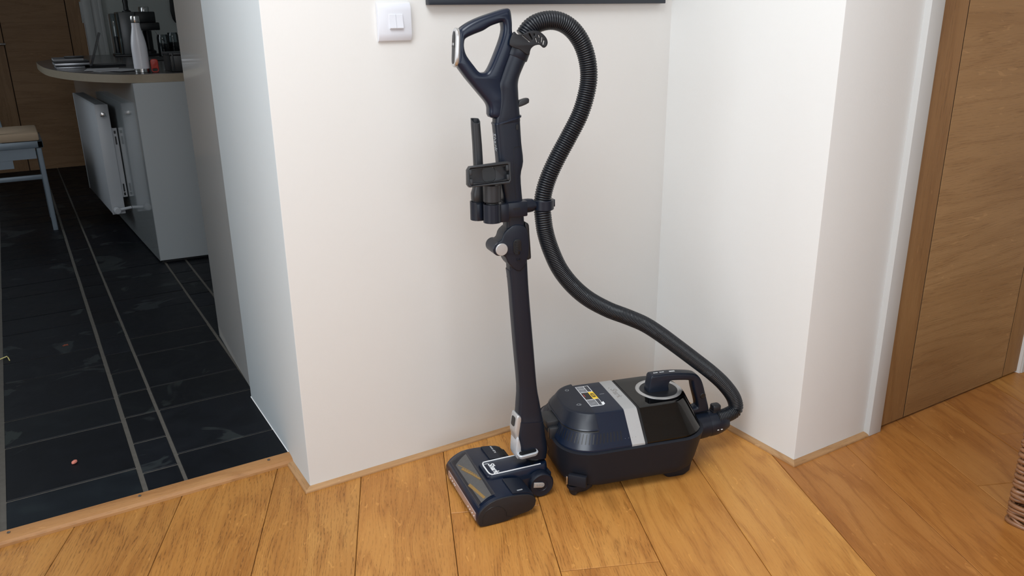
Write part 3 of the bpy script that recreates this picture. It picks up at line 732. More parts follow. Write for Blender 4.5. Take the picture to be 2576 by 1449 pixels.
# castors and feet
for (u, w) in ((0.640, 1.700), (0.640, 1.930)):
    sg = -1 if w < 1.8 else 1
    mb = MB().loft([[cp(u+0.014+a, w+b*1.0, z) for a, b in rrect(-0.034*k, 0.034*k, -0.019*k, 0.019*k, 0.016, 6)] for z, k in ((0.032, 1.0), (0.022, 0.98), (0.013, 0.72), (0.010, 0.6))])
    ca = part('castor', mb, M_TUB, can)
    mb = MB().lathe(cp(u, w+0.0, 0.0130), [(0.0085, -0.0085), (0.0125, -0.0075), (0.0130, -0.006), (0.0130, 0.006), (0.0125, 0.0075), (0.0085, 0.0085)], 24, ax=(E2*0.55+E1*0.83))
    part('castor_wheel', mb, M_DARK, can)
for (u, w) in ((0.930, 1.716), (0.930, 1.914)):
    mb = MB().loft([[cp(u+a, w+b, z) for a, b in rrect(-0.042*k, 0.042*k, -0.024*k, 0.024*k, 0.012, 5)] for z, k in ((0.034, 1.0), (0.014, 0.95), (0.003, 0.75), (0.0, 0.68))])
    part('foot', mb, M_TUB, can)
# prints on the lid, band and cup
Mt = lambda u, w, z=0.2059, a=0.0: frame(cp(u, w, z), E1, E2) @ Matrix.Rotation(R(a), 4, 'Z')
mb = MB(); n = 22
def arcpts(r, a0, a1, k): return [(r*math.cos(R(a0+(a1-a0)*i/k)), r*math.sin(R(a0+(a1-a0)*i/k))) for i in range(k+1)]
def arcband(mb, M, r0, r1, a0, a1, k=16, h=0.0004):
    A, B = arcpts(r0, a0, a1, k), arcpts(r1, a0, a1, k)
    for i in range(k): mb.poly([A[i], B[i], B[i+1], A[i+1]], (0, h), M)
Mp = Mt(0.679, 1.872, 0.2091)
arcband(mb, Mp, 0.0042, 0.0054, 120, 420)
mb.box((-0.0006, 0.0018, 0), (0.0006, 0.0066, 0.0004), M=Mp)
part('power_symbol', mb, M_GREYI, can)
mb = MB(); Mp = Mt(0.680, 1.783, 0.2091)
arcband(mb, Mp, 0.0038, 0.0050, 110, 250)
for y in (-0.0044, 0.0044): mb.box((-0.0015, y-0.0006, 0), (0.0032, y+0.0006, 0.0004), M=Mp)
mb.box((0.0026, -0.0052, 0), (0.0038, 0.0052, 0.0004), M=Mp)
for y in (-0.0024, 0.0024): mb.box((0.0038, y-0.0006, 0), (0.0074, y+0.0006, 0.0004), M=Mp)
mb.box((-0.0072, -0.0006, 0), (-0.0046, 0.0006, 0.0004), M=Mp)
part('plug_symbol', mb, M_GREYI, can)
part('tick_mark', MB().box((-0.0065, -0.0007, 0), (0.0065, 0.0007, 0.0004), M=Mt(0.7635, 1.830, 0.2058)), M_GREYI, can)
part('logo', text('Shark', 0.0235, Mt(0.802, 1.823, 0.2064, -90), 0.0003, 0.15, 0.0004), M_STEEL, can, 'grey lettering on the silver band')
# product sticker on the lid
Ms = frame(cp(0.7265, 1.828, 0.2062), E1, E2)
st = MB().box((-0.0185, -0.060, 0), (0.0185, 0.060, 0.0003), M=Ms)
# curled corner
st.loft([[Ms @ Vector((0.0185+a, y, 0.0003+h)) for y in (-0.060, -0.046)] for a, h in ((-0.004, 0.0), (0.0, 0.0012), (0.0025, 0.0035))], cap=False, closed=False)
stk = part('sticker', st, M_WHITEI, can, 'product sticker with yellow and black panels')
def lab(x0, x1, y0, y1, mat, nm='sticker_panel'): part(nm, MB().box((x0, y0, 0.0003), (x1, y1, 0.0005), M=Ms), mat, can)
lab(0.0035, 0.0185, -0.021, 0.022, M_YEL); lab(-0.0165, 0.0035, -0.020, 0.021, M_BLK)
M_PH = plain('photo_print', (0.20, 0.21, 0.23), 0.4, var=0.85, scale=110); M_PHD = plain('photo_print_dark', (0.045, 0.05, 0.065), 0.4, var=0.6, scale=200)
lab(-0.0170, 0.004, 0.0235, 0.0415, M_PH); lab(-0.0170, 0.004, 0.0430, 0.0580, M_PH); lab(0.0055, 0.0165, 0.0245, 0.0580, M_PHD)
lab(-0.0170, 0.0055, -0.0575, -0.0225, M_PH); lab(0.0070, 0.0170, -0.0575, -0.0225, M_PHD)
part('sticker_badge', MB().poly(rrect(0.0060, 0.0160, -0.011, 0.012, 0.004, 5), (0.0005, 0.0007), Ms), M_BLK, can)
for k in range(4): part('badge_line', MB().box((0.0080+0.0018*k, -0.007, 0.0007), (0.0088+0.0018*k, 0.008, 0.0008), M=Ms), M_YEL, can)
part('sticker_stripe', MB().box((-0.0135, -0.004, 0.0005), (-0.0115, 0.012, 0.0007), M=Ms), M_RED, can)

# ---------------- floor head
def prof_head(t0, t1, prof, e=0.004):
    """head cross-section (s, z) swept from t0 to t1 with softened ends"""
    cs, cz = sum(p[0] for p in prof)/len(prof), sum(p[1] for p in prof)/len(prof)
    ins = lambda d: [(p[0]-math.copysign(min(d, abs(p[0]-cs)), p[0]-cs)*1.0, p[1]-math.copysign(min(d, abs(p[1]-cz)), p[1]-cz)) for p in prof]
    return [[hp(s, t, z) for s, z in ins(d)] for t, d in ((t0, e), (t0+e*0.3, e*0.3), (t0+e, 0), (t1-e, 0), (t1-e*0.3, e*0.3), (t1, e))]
full = [(-.0105, .010), (-.0115, .022), (-.0105, .034), (-.006, .044), (.001, .0515), (.010, .0580), (.022, .0640), (.035, .0680), (.052, .0695), (.070, .0692), (.088, .0680), (.106, .0655), (.122, .0620), (.134, .0560), (.141, .0470), (.143, .0400), (.140, .0270), (.133, .0180), (.122, .0135), (.100, .0110), (.082, .0080), (.066, .0025), (.050, .0010), (.011, .0008), (-.006, .0030)]
front = [p for p in full if p[0] <= 0.09]; front = front[:11] + [(.092, .060), (.092, .012)] + front[11:]
head = part('floor_head', MB().loft(prof_head(-0.126, 0.127, front)), M_NAVYG, vac, 'navy motorised floor head with a window over the roller', ang=40)
cap_prof = [(p[0]*1.0, p[1]) for p in full]
sunk = [(p[0]+0.0007*(1 if p[0] < 0.06 else 0), p[1]-0.0009 if p[1] > 0.02 else p[1]+0.0007) for p in full]
blk = MB().loft(prof_head(-0.1262, -0.050, sunk, 0.003))
part('end_housing', blk, M_NAVY, head, ang=40)
leftp = [p if p[0] < 0.1 else (p[0]+0.010, p[1]) for p in sunk]
part('end_housing', MB().loft(prof_head(0.046, 0.1268, leftp, 0.006)), M_NAVY, head, ang=40)
mb = slab([(p[0]*0.985+0.001, p[1]*0.985+0.0006) for p in full], depth=0.004, bev=0.001, M=hplane(-0.1265), k=1)
part('end_cap', mb, M_DARK, head, 'matt charcoal end cap', ang=40)
# line of the roller door on the end cap
mb = MB().tube([hp(s, -0.1288, z) for s, z in ((0.000, 0.012), (0.001, 0.028), (0.008, 0.042), (0.022, 0.050), (0.040, 0.050), (0.054, 0.042), (0.062, 0.028), (0.063, 0.016), (0.075, 0.010))], 0.0007, 6)
part('door_line', mb, M_BLACK, head)
# raised plates on the two housings
def sprof(s):
    for a, b in zip(full, full[1:]):
        if a[0] <= s <= b[0] and a[1] > 0.035: return a[1]+(b[1]-a[1])*(s-a[0])/(b[0]-a[0])
    return 0.05
def plate(name, s0, s1, t0, t1, mat, h=0.0015, bot=-0.002, n=10, ds=0.0):
    mb = MB(); rings = []
    for k in range(n+1):
        s = s0+(s1-s0)*k/n; z = sprof(s)
        rings.append([hp(s+ds, t0, z+bot), hp(s+ds, t0, z+h), hp(s+ds, t1, z+h), hp(s+ds, t1, z+bot)])
    return part(name, mb.loft(rings), mat, head)
plate('cover_plate', 0.082, 0.136, -0.1225, -0.052, M_NAVY, 0.0035)
plate('cover_plate', 0.080, 0.134, 0.050, 0.120, M_NAVY, 0.0025, ds=0.008)
# ribs behind the left housing
mb = MB()
for k in range(9):
    s = 0.118+0.0035*k
    pts = [hp(s+0.004+0.010*abs((t-0.088)/0.034)**2*0.0, t, sprof(min(s-0.006, 0.1345))+0.0022-(0.0 if k < 6 else 0.0016*(k-5))) for t in [0.062+0.0055*i for i in range(10)]]
    mb.tube(pts, 0.0011, 6)
o = part('vent_ribs', mb, M_BLACK, head)
Mb = frame(hp(0.1135, 0.108, sprof(0.104)+0.0018), HB-Vector((0, 0, 0.10)), HL)
part('print', MB().box((-0.0028, -0.0095, 0), (0.0028, 0.0095, 0.0005), M=Mb), M_GREYI, head)
mb = MB(); Mb2 = Mb @ Matrix.Translation((0.0010, -0.0185, 0)); arcband(mb, Mb2 @ Matrix.Diagonal((0.8, 1.5, 1, 1)), 0.0026, 0.0040, -60, 240, 14, 0.0005)
mb.box((-0.0026, -0.0088, 0), (0.0026, -0.0068, 0.0005), M=Mb2)
part('print', mb, M_WHITEI, head)
mb = MB().poly(rrect(0.093, 0.112, -0.115, -0.1105, 0.002, 4), (0, 0.0005), M=Matrix.Translation(HO+Vector((0, 0, 0.0697))) @ Matrix.Rotation(AH, 4, 'Z'))
part('battery_print', mb, M_GREYI, head)
# window over the roller: recessed panel, roller bristles and the smoked pane
def wstrip(pts, name, mat, h0=0.0012, wd=0.004, lump=0.0):
    """band lying on the front of the housing along (s, t) points"""
    mb = MB(); rings = []
    P = [Vector((s, t)) for s, t in pts]
    for i, p in enumerate(P):
        d = (P[min(i+1, len(P)-1)]-P[max(i-1, 0)]).normalized(); nn = Vector((-d.y, d.x))
        w = wd*(1+lump*(1 if i % 2 else -1)) * (1 if not isinstance(wd, list) else 1)
        h = h0+(0.0012 if lump and i % 2 else 0)
        a, b = p+nn*w/2, p-nn*w/2
        rings.append([hp(a.x, a.y, sprof(a.x)-0.001), hp(a.x, a.y, sprof(a.x)+h), hp(p.x, p.y, sprof(p.x)+h+0.0005), hp(b.x, b.y, sprof(b.x)+h), hp(b.x, b.y, sprof(b.x)-0.001)])
    return part(name, mb.loft(rings), mat, head)
def wpanel(name, corners, mat, h, n=9, mm=16):
    """grid panel that follows the housing: corners (s0,t0),(s1,t0b),(s1,t1b),(s0,t1)"""
    a, b, c, d = [Vector(q) for q in corners]; rows = []
    for i in range(n+1):
        l0, l1 = a.lerp(b, i/n), d.lerp(c, i/n)
        rows.append([(lambda q: hp(q.x, q.y, sprof(q.x)+h))(l0.lerp(l1, j/mm)) for j in range(mm+1)])
    mb = MB().loft(rows, cap=False, closed=False)
    return part(name, mb, mat, head)
wpanel('window_frame', ((-0.0045, 0.1120), (0.0420, 0.1160), (0.0420, -0.1150), (-0.0040, -0.1150)), M_NAVYG, 0.0008)
wpanel('roller', ((0.0035, 0.0830), (0.0390, 0.1020), (0.0335, -0.1040), (0.0060, -0.1080)), M_ROLL, 0.0011)
facet = MB()
for q in (((-0.003, 0.1080), (0.000, 0.0900), (0.004, 0.0850), (0.010, 0.0960), (0.004, 0.1080)), ((0.012, 0.1080), (0.013, 0.0980), (0.034, 0.1090), (0.036, 0.1130), (0.02, 0.1135)), ((0.036, 0.1130), (0.0345, 0.1060), (0.0385, 0.1030), (0.041, 0.1080), (0.040, 0.1140))):
    facet.b.faces.new([facet.b.verts.new(hp(s, t, sprof(s)+0.0016)) for s, t in q])
part('window_corner', facet, M_NAVYG, head)
wstrip([(0.0100+0.00135*i, 0.0520-0.0048*i) for i in range(18)], 'bristle_strip', M_GOLD, 0.0022, 0.0046, 0.22)
wstrip([(0.0085+0.0013*i, 0.0760-0.0046*i) for i in range(19)], 'bristle_strip', M_GOLD, 0.0013, 0.0016)
wstrip([(0.0050+0.0009*i, -0.0200-0.0062*i) for i in range(14)], 'bristle_strip', M_GOLD, 0.0016, 0.0060)
wpanel('window_pane', ((-0.0035, 0.1100), (0.0410, 0.1140), (0.0410, -0.1120), (-0.0030, -0.1120)), M_SMOKE, 0.0058)
mb = MB().loft([[hp(s, t, z) for s, z in ((-0.0100, 0.012), (-0.0128, 0.014), (-0.0132, 0.026), (-0.0120, 0.0330), (-0.0095, 0.0345))] for t in (-0.113, 0.098)])
part('light_strip', mb, M_CLEARP, head, 'pinkish clear light strip along the front edge')
for t in (0.078, 0.062, 0.048, 0.040, -0.062, -0.076, -0.092, -0.105):
    part('lamp', MB().lathe(hp(-0.0128, t, 0.023), [(0.0022, 0), (0.0018, 0.0010), (0.0006, 0.0012)], 10, ax=-HB), M_WHITEI, head)
# centre plate with its white frame line and lettering
mb = MB().loft([[hp(s, t, z) for s, t in rrect(0.048, 0.215, -0.040+k, 0.037-k, 0.012, 5)] for z, k in ((0.030, 0), (0.070, 0), (0.0765, 0.003), (0.0775, 0.005))])
part('neck_plate', mb, M_NAVYG, head)
mb = MB().loft([[hp(s, t, z) for s, t in rrect(0.078, 0.218, -0.056, 0.046, 0.006, 4)] for z in (0.020, 0.058)])
part('neck_base', mb, M_NAVY, head)
pth = [(0.192, 0.031), (0.075, 0.031), (0.062, 0.0285), (0.0575, 0.019), (0.0570, 0.0), (0.0575, -0.022), (0.062, -0.0310), (0.075, -0.0335), (0.196, -0.0335)]
pth = smooth_line([(a, b, 0) for a, b in pth], False, 4)
mb = MB(); rings = []
for i, p in enumerate(pth):
    d = (pth[min(i+1, len(pth)-1)]-pth[max(i-1, 0)]).normalized(); nn = Vector((-d.y, d.x, 0))*0.0016
    a, b = p+nn, p-nn
    rings.append([hp(a.x, a.y, 0.0770), hp(a.x, a.y, 0.0788), hp(b.x, b.y, 0.0788), hp(b.x, b.y, 0.0770)])
part('frame_line', mb.loft(rings), M_WHITEI, head, 'white line round the centre plate')
Mn = frame(hp(0.0765, -0.006, 0.0778), HB, HL)
part('logo', text('Shark', 0.0215, Mn @ Matrix.Rotation(R(-90), 4, 'Z'), 0.0003, 0.12, 0.0005), M_WHITEI, head, 'white lettering on the centre plate')
part('tick_mark', MB().box((-0.006, -0.0007, 0), (0.006, 0.0007, 0.0004), M=frame(hp(0.0665, 0.0205, 0.0777), HB, HL)), M_WHITEI, head)
# wheels
for sg, t in ((-1, -0.0655), (1, 0.056)):
    wc = hp(0.186, t, 0.034)
    mb = MB().lathe(wc, [(0.0300, -0.024), (0.0335, -0.022), (0.0340, -0.019), (0.0340, -0.005), (0.0325, -0.0015), (0.0300, 0.0), (0.0285, -0.0004), (0.0160, -0.0004), (0.0150, -0.0016), (0.004, -0.0016)], 48, ax=HL*sg)
    part('wheel', mb, M_NAVY, head)
    if sg < 0:
        Mw = frame(wc+HL*sg*0.0003, HB, (0, 0, 1)) @ Matrix.Rotation(R(-12), 4, 'Z')
        pl = [(-0.0175, -0.0072), (-0.0190, 0.0072), (0.006, 0.0072), (0.0105, 0.0050), (0.0125, 0.0), (0.0105, -0.0050), (0.006, -0.0072)]
        mb = slab(pl, depth=0.0022, bev=0.0008, M=Mw @ Matrix.Translation((-0.006, 0.002, 0)), k=1)
        part('hub_plate', mb, M_SILVERM, head, 'silver plaque on the wheel')
        part('logo', text('Shark', 0.0105, Mw @ Matrix.Translation((-0.006, 0.002, 0.0012)) @ Matrix.Rotation(R(180), 4, 'Z'), 0.0002, 0.1), M_GREYI, head)
# neck: ribbed elbow between head and wand
mb = MB()
ribs = [hp(0.186+0.0014*k, 0.0, 0.052+0.0062*k) for k in range(9)]
rings = []
for k, p in enumerate(ribs):
    r = 0.0225 if k % 2 else 0.019
    rings.append(sring(p, HB*r, HL*r, 28, 2.0))
part('neck_bellows', mb.loft(rings), M_BLACK, head)
mb = MB().cyl(hp(0.178, -0.034, 0.064), hp(0.178, 0.034, 0.064), 0.014, n=24)
part('neck_hinge', mb, M_BLACK, head)

# ---------------- wand
def wloft(Ls, Rs, dep, e=2.6, n=30, shrink=0.95):
    rings = []
    for (a, b, d) in zip(Ls, Rs, dep if isinstance(dep, list) else [dep]*len(Ls)):
        c = ((a[0]+b[0])/2, (a[1]+b[1])/2); h = ((b[0]-a[0])/2*shrink, (b[1]-a[1])/2*shrink)
        rings.append(sring(hp(c[0], 0, c[1]), HB*h[0]+Vector((0, 0, h[1])), HL*d, n, e))
    return rings
def resample(A, k):
    return [(v.x, v.y) for v in smooth_line([(p[0], p[1], 0) for p in A], False, k)]
BL, BR = resample(BODY_L, 3), resample(BODY_R, 3)
wand = part('wand', MB().loft(wloft(BL, BR, 0.0185, 4.5, 36, 0.885)), M_NAVY, vac, 'upright navy wand', ang=45)
TL, TR = resample(TUBE_L[:7]+[(0.0935, 0.9440)], 4), resample(TUBE_R[:7]+[(0.1612, 0.9500)], 4)
rings = []
for i, (a, b) in enumerate(zip(TL, TR)):
    k = max(0.0, (i-len(TL)*0.45)/(len(TL)*0.55)); c = ((a[0]+b[0])/2, (a[1]+b[1])/2); q = 0.95-0.07*k
    rings.append(sring(hp(c[0], 0, c[1]), HB*(b[0]-a[0])/2*q+Vector((0, 0, (b[1]-a[1])/2*q)), HL*(0.0225-0.0042*k), 36, 2.4+2.0*k))
part('upper_tube', MB().loft(rings), M_NAVY, wand, ang=45)
HO2 = H_OUT[:18] + [(0.115, 0.960), (0.128, 1.000), (0.117, 1.018), (0.114, 1.034), (0.119, 1.054), (0.132, 1.084), (0.1425, 1.110), (0.1450, 1.124)] + H_OUT[26:]
mb = slab(HO2, [H_IN], depth=0.034, bev=0.009, M=hplane(0.0), k=3)
part('handle', mb, M_NAVYG, wand, 'looped navy hand grip', ang=50)
# seam where the handle plugs into the wand
mb = MB().loft([sring(hp(0.1275+0.0008*0, 0, z), HB*0.0322+Vector((0, 0, 0.0078)), HL*0.0207, 36, 4.5) for z in (0.9515, 0.9535, 0.9550)])
part('seam_ring', mb, M_NAVYG, wand)
mb = MB().poly(rrect(-0.0028, 0.0028, -0.006, 0.006, 0.0025, 4), (0, 0.0012), M=frame(hp(0.1455, -0.0182, 0.938), HB, (0, 0, 1)))
part('lug', mb, M_BLACK, wand)
mb = MB().tube([hp(s, -0.0186, z) for s, z in ((0.153, 0.8945), (0.140, 0.893), (0.1365, 0.889), (0.139, 0.80), (0.141, 0.775))], 0.0005, 5)
part('panel_line', mb, M_BLACK, wand)
part('logo', text('Shark', 0.018, frame(hp(0.0985, -0.0035, 0.906), Vector((0, 0, -1))+HB*0.09, HL*-1), 0.0006, 0.1), M_GREYI, wand)
# display on the front of the grip
dm = frame(hp(0.0145, 0, 1.112), HL*-1, Vector((0, 0, 1))+HB*0.075)
mb = slab([(-0.0150, -0.030), (-0.0160, 0.0), (-0.0145, 0.026), (-0.008, 0.036), (0.0, 0.0385), (0.008, 0.036), (0.0145, 0.026), (0.0160, 0.0), (0.0150, -0.030), (0.0085, -0.0395), (0.0, -0.042), (-0.0085, -0.0395)], depth=0.010, bev=0.003, M=dm, k=3)
part('display_bezel', mb, M_SILVER, wand, 'bright silver bezel', ang=50)
sc_pl = [(-0.0085, -0.028), (-0.0095, 0.0), (-0.0085, 0.024), (-0.004, 0.031), (0.0, 0.0320), (0.004, 0.031), (0.0085, 0.024), (0.0095, 0.0), (0.0085, -0.028), (0.0045, -0.034), (0.0, -0.0355), (-0.0045, -0.034)]
mb = slab(sc_pl, depth=0.0012, bev=0.0004, M=dm @ Matrix.Translation((0, 0, 0.0050)), k=3)
part('display', mb, M_GREYP, wand, 'dark display panel')
mb = slab([(-0.0090, -0.001), (-0.0084, 0.022), (-0.004, 0.029), (0.0, 0.030), (0.004, 0.029), (0.0084, 0.022), (0.0090, -0.001)], depth=0.0008, bev=0.0002, M=dm @ Matrix.Translation((0, 0, 0.0058)), k=1)
part('display_screen', mb, M_BLACK, wand)
mb = MB()
for x in (-0.0035, 0.0035): mb.box((x-0.001, 0.003, 0.0061), (x+0.001, 0.008, 0.0064), M=dm)
part('display_icon', mb, M_WHITEI, wand)
# cuff and hose support at the top of the tube
e_ = Vector((0.1455-0.1775, 1.1080-1.0700)).normalized()
c0, c1 = hp(0.1555, 0, 1.0985), hp(0.1640, 0, 1.1185)
d_ = (c1-c0).normalized(); sx = HL.cross(d_).normalized()
mb = MB().loft([sring(c0+d_*k, sx*r, HL*r2, 30, 2.2) for k, r, r2 in ((-0.014, .0262, .0228), (-0.012, .0275, .0240), (0.004, .0275, .0240), (0.005, .0262, .0230), (0.022, .0262, .0230), (0.024, .0240, .021))])
part('cuff', mb, M_NAVY, wand)
slots = []
for a, b, r in (((0.1576, 1.1323), (0.1743, 1.1195), 0.0013), ((0.1737, 1.1354), (0.1801, 1.1245), 0.0013), ((0.1850, 1.1350), (0.1855, 1.1325), 0.0013), ((0.1892, 1.1262), (0.1916, 1.1185), 0.0012), ((0.1960, 1.1322), (0.1977, 1.1280), 0.0012), ((0.2040, 1.1272), (0.2028, 1.1185), 0.0013), ((0.2086, 1.1200), (0.2068, 1.1135), 0.0016), ((0.1962, 1.1182), (0.1965, 1.1165), 0.0010)):
    a, b = Vector(a), Vector(b); d = (b-a).normalized(); q = Vector((-d.y, d.x))
    pts = []
    for c, s0 in ((b, -90), (a, 90)):
        for k in range(5):
            t = R(s0+180*k/4); pts.append(tuple(c + d*r*math.cos(t) + q*r*math.sin(t)))
    slots.append(pts)
mb = slab(FLANGE, slots, depth=0.005, bev=0.001, M=hplane(-0.0235), k=3, kh=1)
part('hose_support', mb, M_DARK, wand, 'slotted hose support', ang=40)
mb = slab(LATCH, depth=0.016, bev=0.002, M=hplane(-0.004), k=1)
part('latch', mb, M_GREYP, wand, 'grey release latch', ang=40)
# folding joint: pin, dial and release paddle
mb = MB().lathe(hp(0.0985, 0.030, 0.6610), [(0.0150, 0), (0.0165, 0.001), (0.0165, 0.050), (0.0150, 0.0515)], 32, ax=-HL)
part('hinge_barrel', mb, M_NAVY, wand)
mb = slab([(0.112, 0.7000), (0.104, 0.6830), (0.094, 0.6760), (0.090, 0.660), (0.096, 0.6480), (0.112, 0.6400), (0.122, 0.6200), (0.150, 0.600), (0.172, 0.640), (0.168, 0.700), (0.14, 0.715)], depth=0.044, bev=0.004, M=hplane(0.0), k=3)
part('joint_housing', mb, M_NAVY, wand, ang=50)
mb = MB().lathe(hp(0.1025, -0.0215, 0.6600), [(0.0148, 0), (0.0148, 0.0025), (0.0138, 0.0036), (0.004, 0.0040)], 36, ax=-HL)
part('hinge_cap', mb, M_SILVERM, wand, 'round silver hinge cap')
mb = slab(rrect(0.1315, 0.1515, 0.6440, 0.6805, 0.0095, 8), depth=0.002, bev=0.0006, M=hplane(-0.0232), k=1)
part('dial_window', mb, M_BLACK, wand)
mb = MB()
for k in range(15):
    z = 0.6455+0.0022*k
    mb.box((0.1345, -0.0262, z), (0.1425, -0.0235, z+0.0011))
for v in mb.b.verts: v.co = hp(*v.co)
o = part('dial_ridges', mb, M_GREYP, wand)
mb = MB(); Mk = frame(hp(0.1450, -0.0244, 0.6480), HB, (0, 0, 1)); arcband(mb, Mk, 0.0042, 0.0058, -60, 240, 18, 0.001)
part('lock_symbol', mb, M_NAVYG, wand)
mb = MB(); Mk = frame(hp(0.1450, -0.0236, 0.6310), HB, (0, 0, 1))
for q in ((-0.0042, -0.0030, 0.0042, -0.0018), (-0.0042, -0.0030, -0.0030, 0.0030), (0.0030, -0.0030, 0.0042, 0.0030), (0.0018, 0.0018, 0.0042, 0.0030)): mb.box((q[0], q[1], 0), (q[2], q[3], 0.001), M=Mk)
part('lock_symbol', mb, M_BLACK, wand)
mb = slab([(p[0]-0.002, p[1]) for p in PADDLE], depth=0.030, bev=0.003, M=hplane(0.0), k=2)
part('release_paddle', mb, M_DARK, wand, ang=45)
# lower tube, flaring neck, trim and pedal
LL, LR = resample(LOW_L, 3), resample(LOW_R, 3)
cut = 4*3
part('lower_tube', MB().loft(wloft(LL[:cut+1], LR[:cut+1], 0.0190, 4.0, 36, 0.90)), M_NAVY, wand, ang=45)
mid = 7*3
dl = [0.0191+0.0055*k/(mid-cut) for k in range(mid-cut+1)]
part('neck_sleeve', MB().loft(wloft(LL[cut:mid+1], LR[cut:mid+1], dl, 4.0, 36, 0.90)), M_NAVY, wand, ang=45)
dl2 = [0.0262+0.0035*k/(len(LL)-1-mid) for k in range(len(LL)-mid)]
part('neck_shroud', MB().loft(wloft(LL[mid:], LR[mid:], dl2, 4.0, 36, 0.92)), M_NAVY, wand, ang=45)
tm = [(0.1385, 0.2170), (0.1350, 0.1990), (0.1315, 0.1750), (0.1345, 0.1560), (0.1365, 0.1350), (0.1430, 0.1300), (0.1460, 0.1430), (0.1460, 0.1640), (0.1515, 0.1915), (0.1525, 0.2110), (0.1450, 0.2190)]
mb = slab(tm, depth=0.040, bev=0.006, M=hplane(0.0), k=3)
part('neck_trim', mb, M_SILVERM, wand, 'satin silver trim on the neck', ang=50)
mb = MB().poly(rrect(-0.0095, 0.0095, -0.012, 0.012, 0.004, 4), (0, 0.002), M=frame(hp(0.1352, -0.002, 0.1990), HL*-1, Vector((0, 0, 1))+HB*0.16))
part('neck_button', mb, M_BLACK, wand)
ped = [(p[0]-0.0, p[1]-0.0) for p in PEDAL]
mb = slab([(0.1375, 0.1600), (0.1405, 0.1600), (0.1465, 0.1330), (0.1450, 0.1120), (0.1380, 0.0990), (0.1320, 0.1130), (0.1345, 0.1500)], depth=0.042, bev=0.003, M=hplane(-0.004), k=2)
part('pedal_arm', mb, M_PALE, wand, 'pale grey pedal arm', ang=50)
Mpd = frame(hp(0.1600, -0.0330, 0.1150), HB+Vector((0, 0, 0.04)), HL+Vector((0, 0, 0.10)))
mb = MB().loft([[Mpd @ Vector((x, y, z)) for x, y in rrect(-0.0260-k, 0.0270+k, -0.0105-k, 0.0110+k, 0.0095, 7)] for z, k in ((-0.0065, -0.002), (-0.004, 0.0), (0.003, 0.0012), (0.0045, 0.0))])
part('foot_pedal', mb, M_PALE, wand, 'pale grey foot pedal')
mb = MB().poly(rrect(-0.0225, 0.0245, -0.0070, 0.0080, 0.0072, 7), (0.0040, 0.0056), Mpd)
part('pedal_pad', mb, M_BLACK, wand, 'black pad on the pedal')
# accessory holder on the wand
hold = MB()
hold.box((0.112, -0.0270, 0.7335), (0.1675, 0.0265, 0.7690), 0.003)
for c, t, r in ((0.0795, -0.026, 0.0205), (0.0600, 0.012, 0.0190)):
    A = arcpts(r, 35, 325, 20); B = arcpts(r-0.003, 35, 325, 20)
    for i in range(20): hold.poly([(c+A[i][0], t+A[i][1]), (c+A[i+1][0], t+A[i+1][1]), (c+B[i+1][0], t+B[i+1][1]), (c+B[i][0], t+B[i][1])], (0.7290, 0.7715))
hold.box((0.0975, -0.034, 0.7270), (0.118, -0.006, 0.7690), 0.002).box((0.0480, -0.012, 0.7300), (0.0620, -0.0055, 0.7700), 0.002).box((0.076, 0.004, 0.7300), (0.115, 0.020, 0.7690), 0.002)
for v in hold.b.verts: v.co = hp(*v.co)
part('accessory_holder', hold, M_NAVY, wand, ang=40)
for k in range(4):
    mb = MB().box((-0.0015, -0.0025, 0), (0.0015, 0.0025, 0.0004), M=frame(hp(0.1330+0.0045*k, -0.0271, 0.7535), HB, (0, 0, 1)))
    part('moulded_mark', mb, M_BLACK, wand)
# ---------------- hose
path = smooth_line(HOSE, False, 60)
L = [0.0]
for a, b in zip(path, path[1:]): L.append(L[-1]+(b-a).length)
def at(dist):
    lo = 0
    import bisect
    i = min(max(bisect.bisect_left(L, dist), 1), len(L)-1)
    k = (dist-L[i-1])/max(L[i]-L[i-1], 1e-9); return path[i-1].lerp(path[i], min(max(k, 0), 1))
centres, radii = [], []
d = 0.0
while d < L[-1]:
    pitch = 0.0054 if d < 0.62 or d > L[-1]-0.24 else 0.0043
    for f, r in ((0.0, 0.0178), (0.22, 0.0200), (0.5, 0.0207), (0.78, 0.0200)):
        if d+f*pitch < L[-1]: centres.append(at(d+f*pitch)); radii.append(r)
    d += pitch
hose = part('hose', MB().tube(centres, radii, 22), M_HOSE, vac, 'ribbed black hose looping from the wand to the canister', ang=60)
# hose clip on the wand
rc = hp(0.2190, 0, 0.7510)
mb = MB().lathe(rc+Vector((0, 0, -0.0115)), [(0.0235, 0), (0.0245, 0.001), (0.0245, 0.022), (0.0235, 0.023)], 32)
part('hose_ring', mb, M_NAVY, wand)
mb = MB().lathe(hp(0.1640, 0, 0.7520), [(0.0165, 0), (0.0165, 0.016), (0.0150, 0.026), (0.0105, 0.028), (0.0100, 0.036)], 28, ax=HB)
part('clip_joint', mb, M_NAVY, wand)
mb = MB().box((0.2425, -0.008, 0.7445), (0.2455, 0.008, 0.7620), 0.001)
for v in mb.b.verts: v.co = hp(*v.co)
part('ring_tab', mb, M_NAVYG, wand)

# ---------------- accessories kept in the holder: things of their own
ct = thing('crevice_tool', 'slim dark grey crevice tool standing in the holder on the vacuum wand', 'vacuum tool', hp(0.060, 0.012, 0.735))
mb = MB(); rings = []
for z, r, r2, s in ((0.735, .0138, .0138, .0600), (0.772, .0140, .0140, .0600), (0.776, .0156, .0156, .0600), (0.790, .0158, .0155, .0600), (0.808, .0120, .0125, .0620), (0.850, .0108, .0115, .0625), (0.900, .0104, .0112, .0610), (0.945, .0100, .0110, .0585)):
    rings.append(sring(hp(s, 0.012, z), HB*r, HL*r2, 24, 2.6))
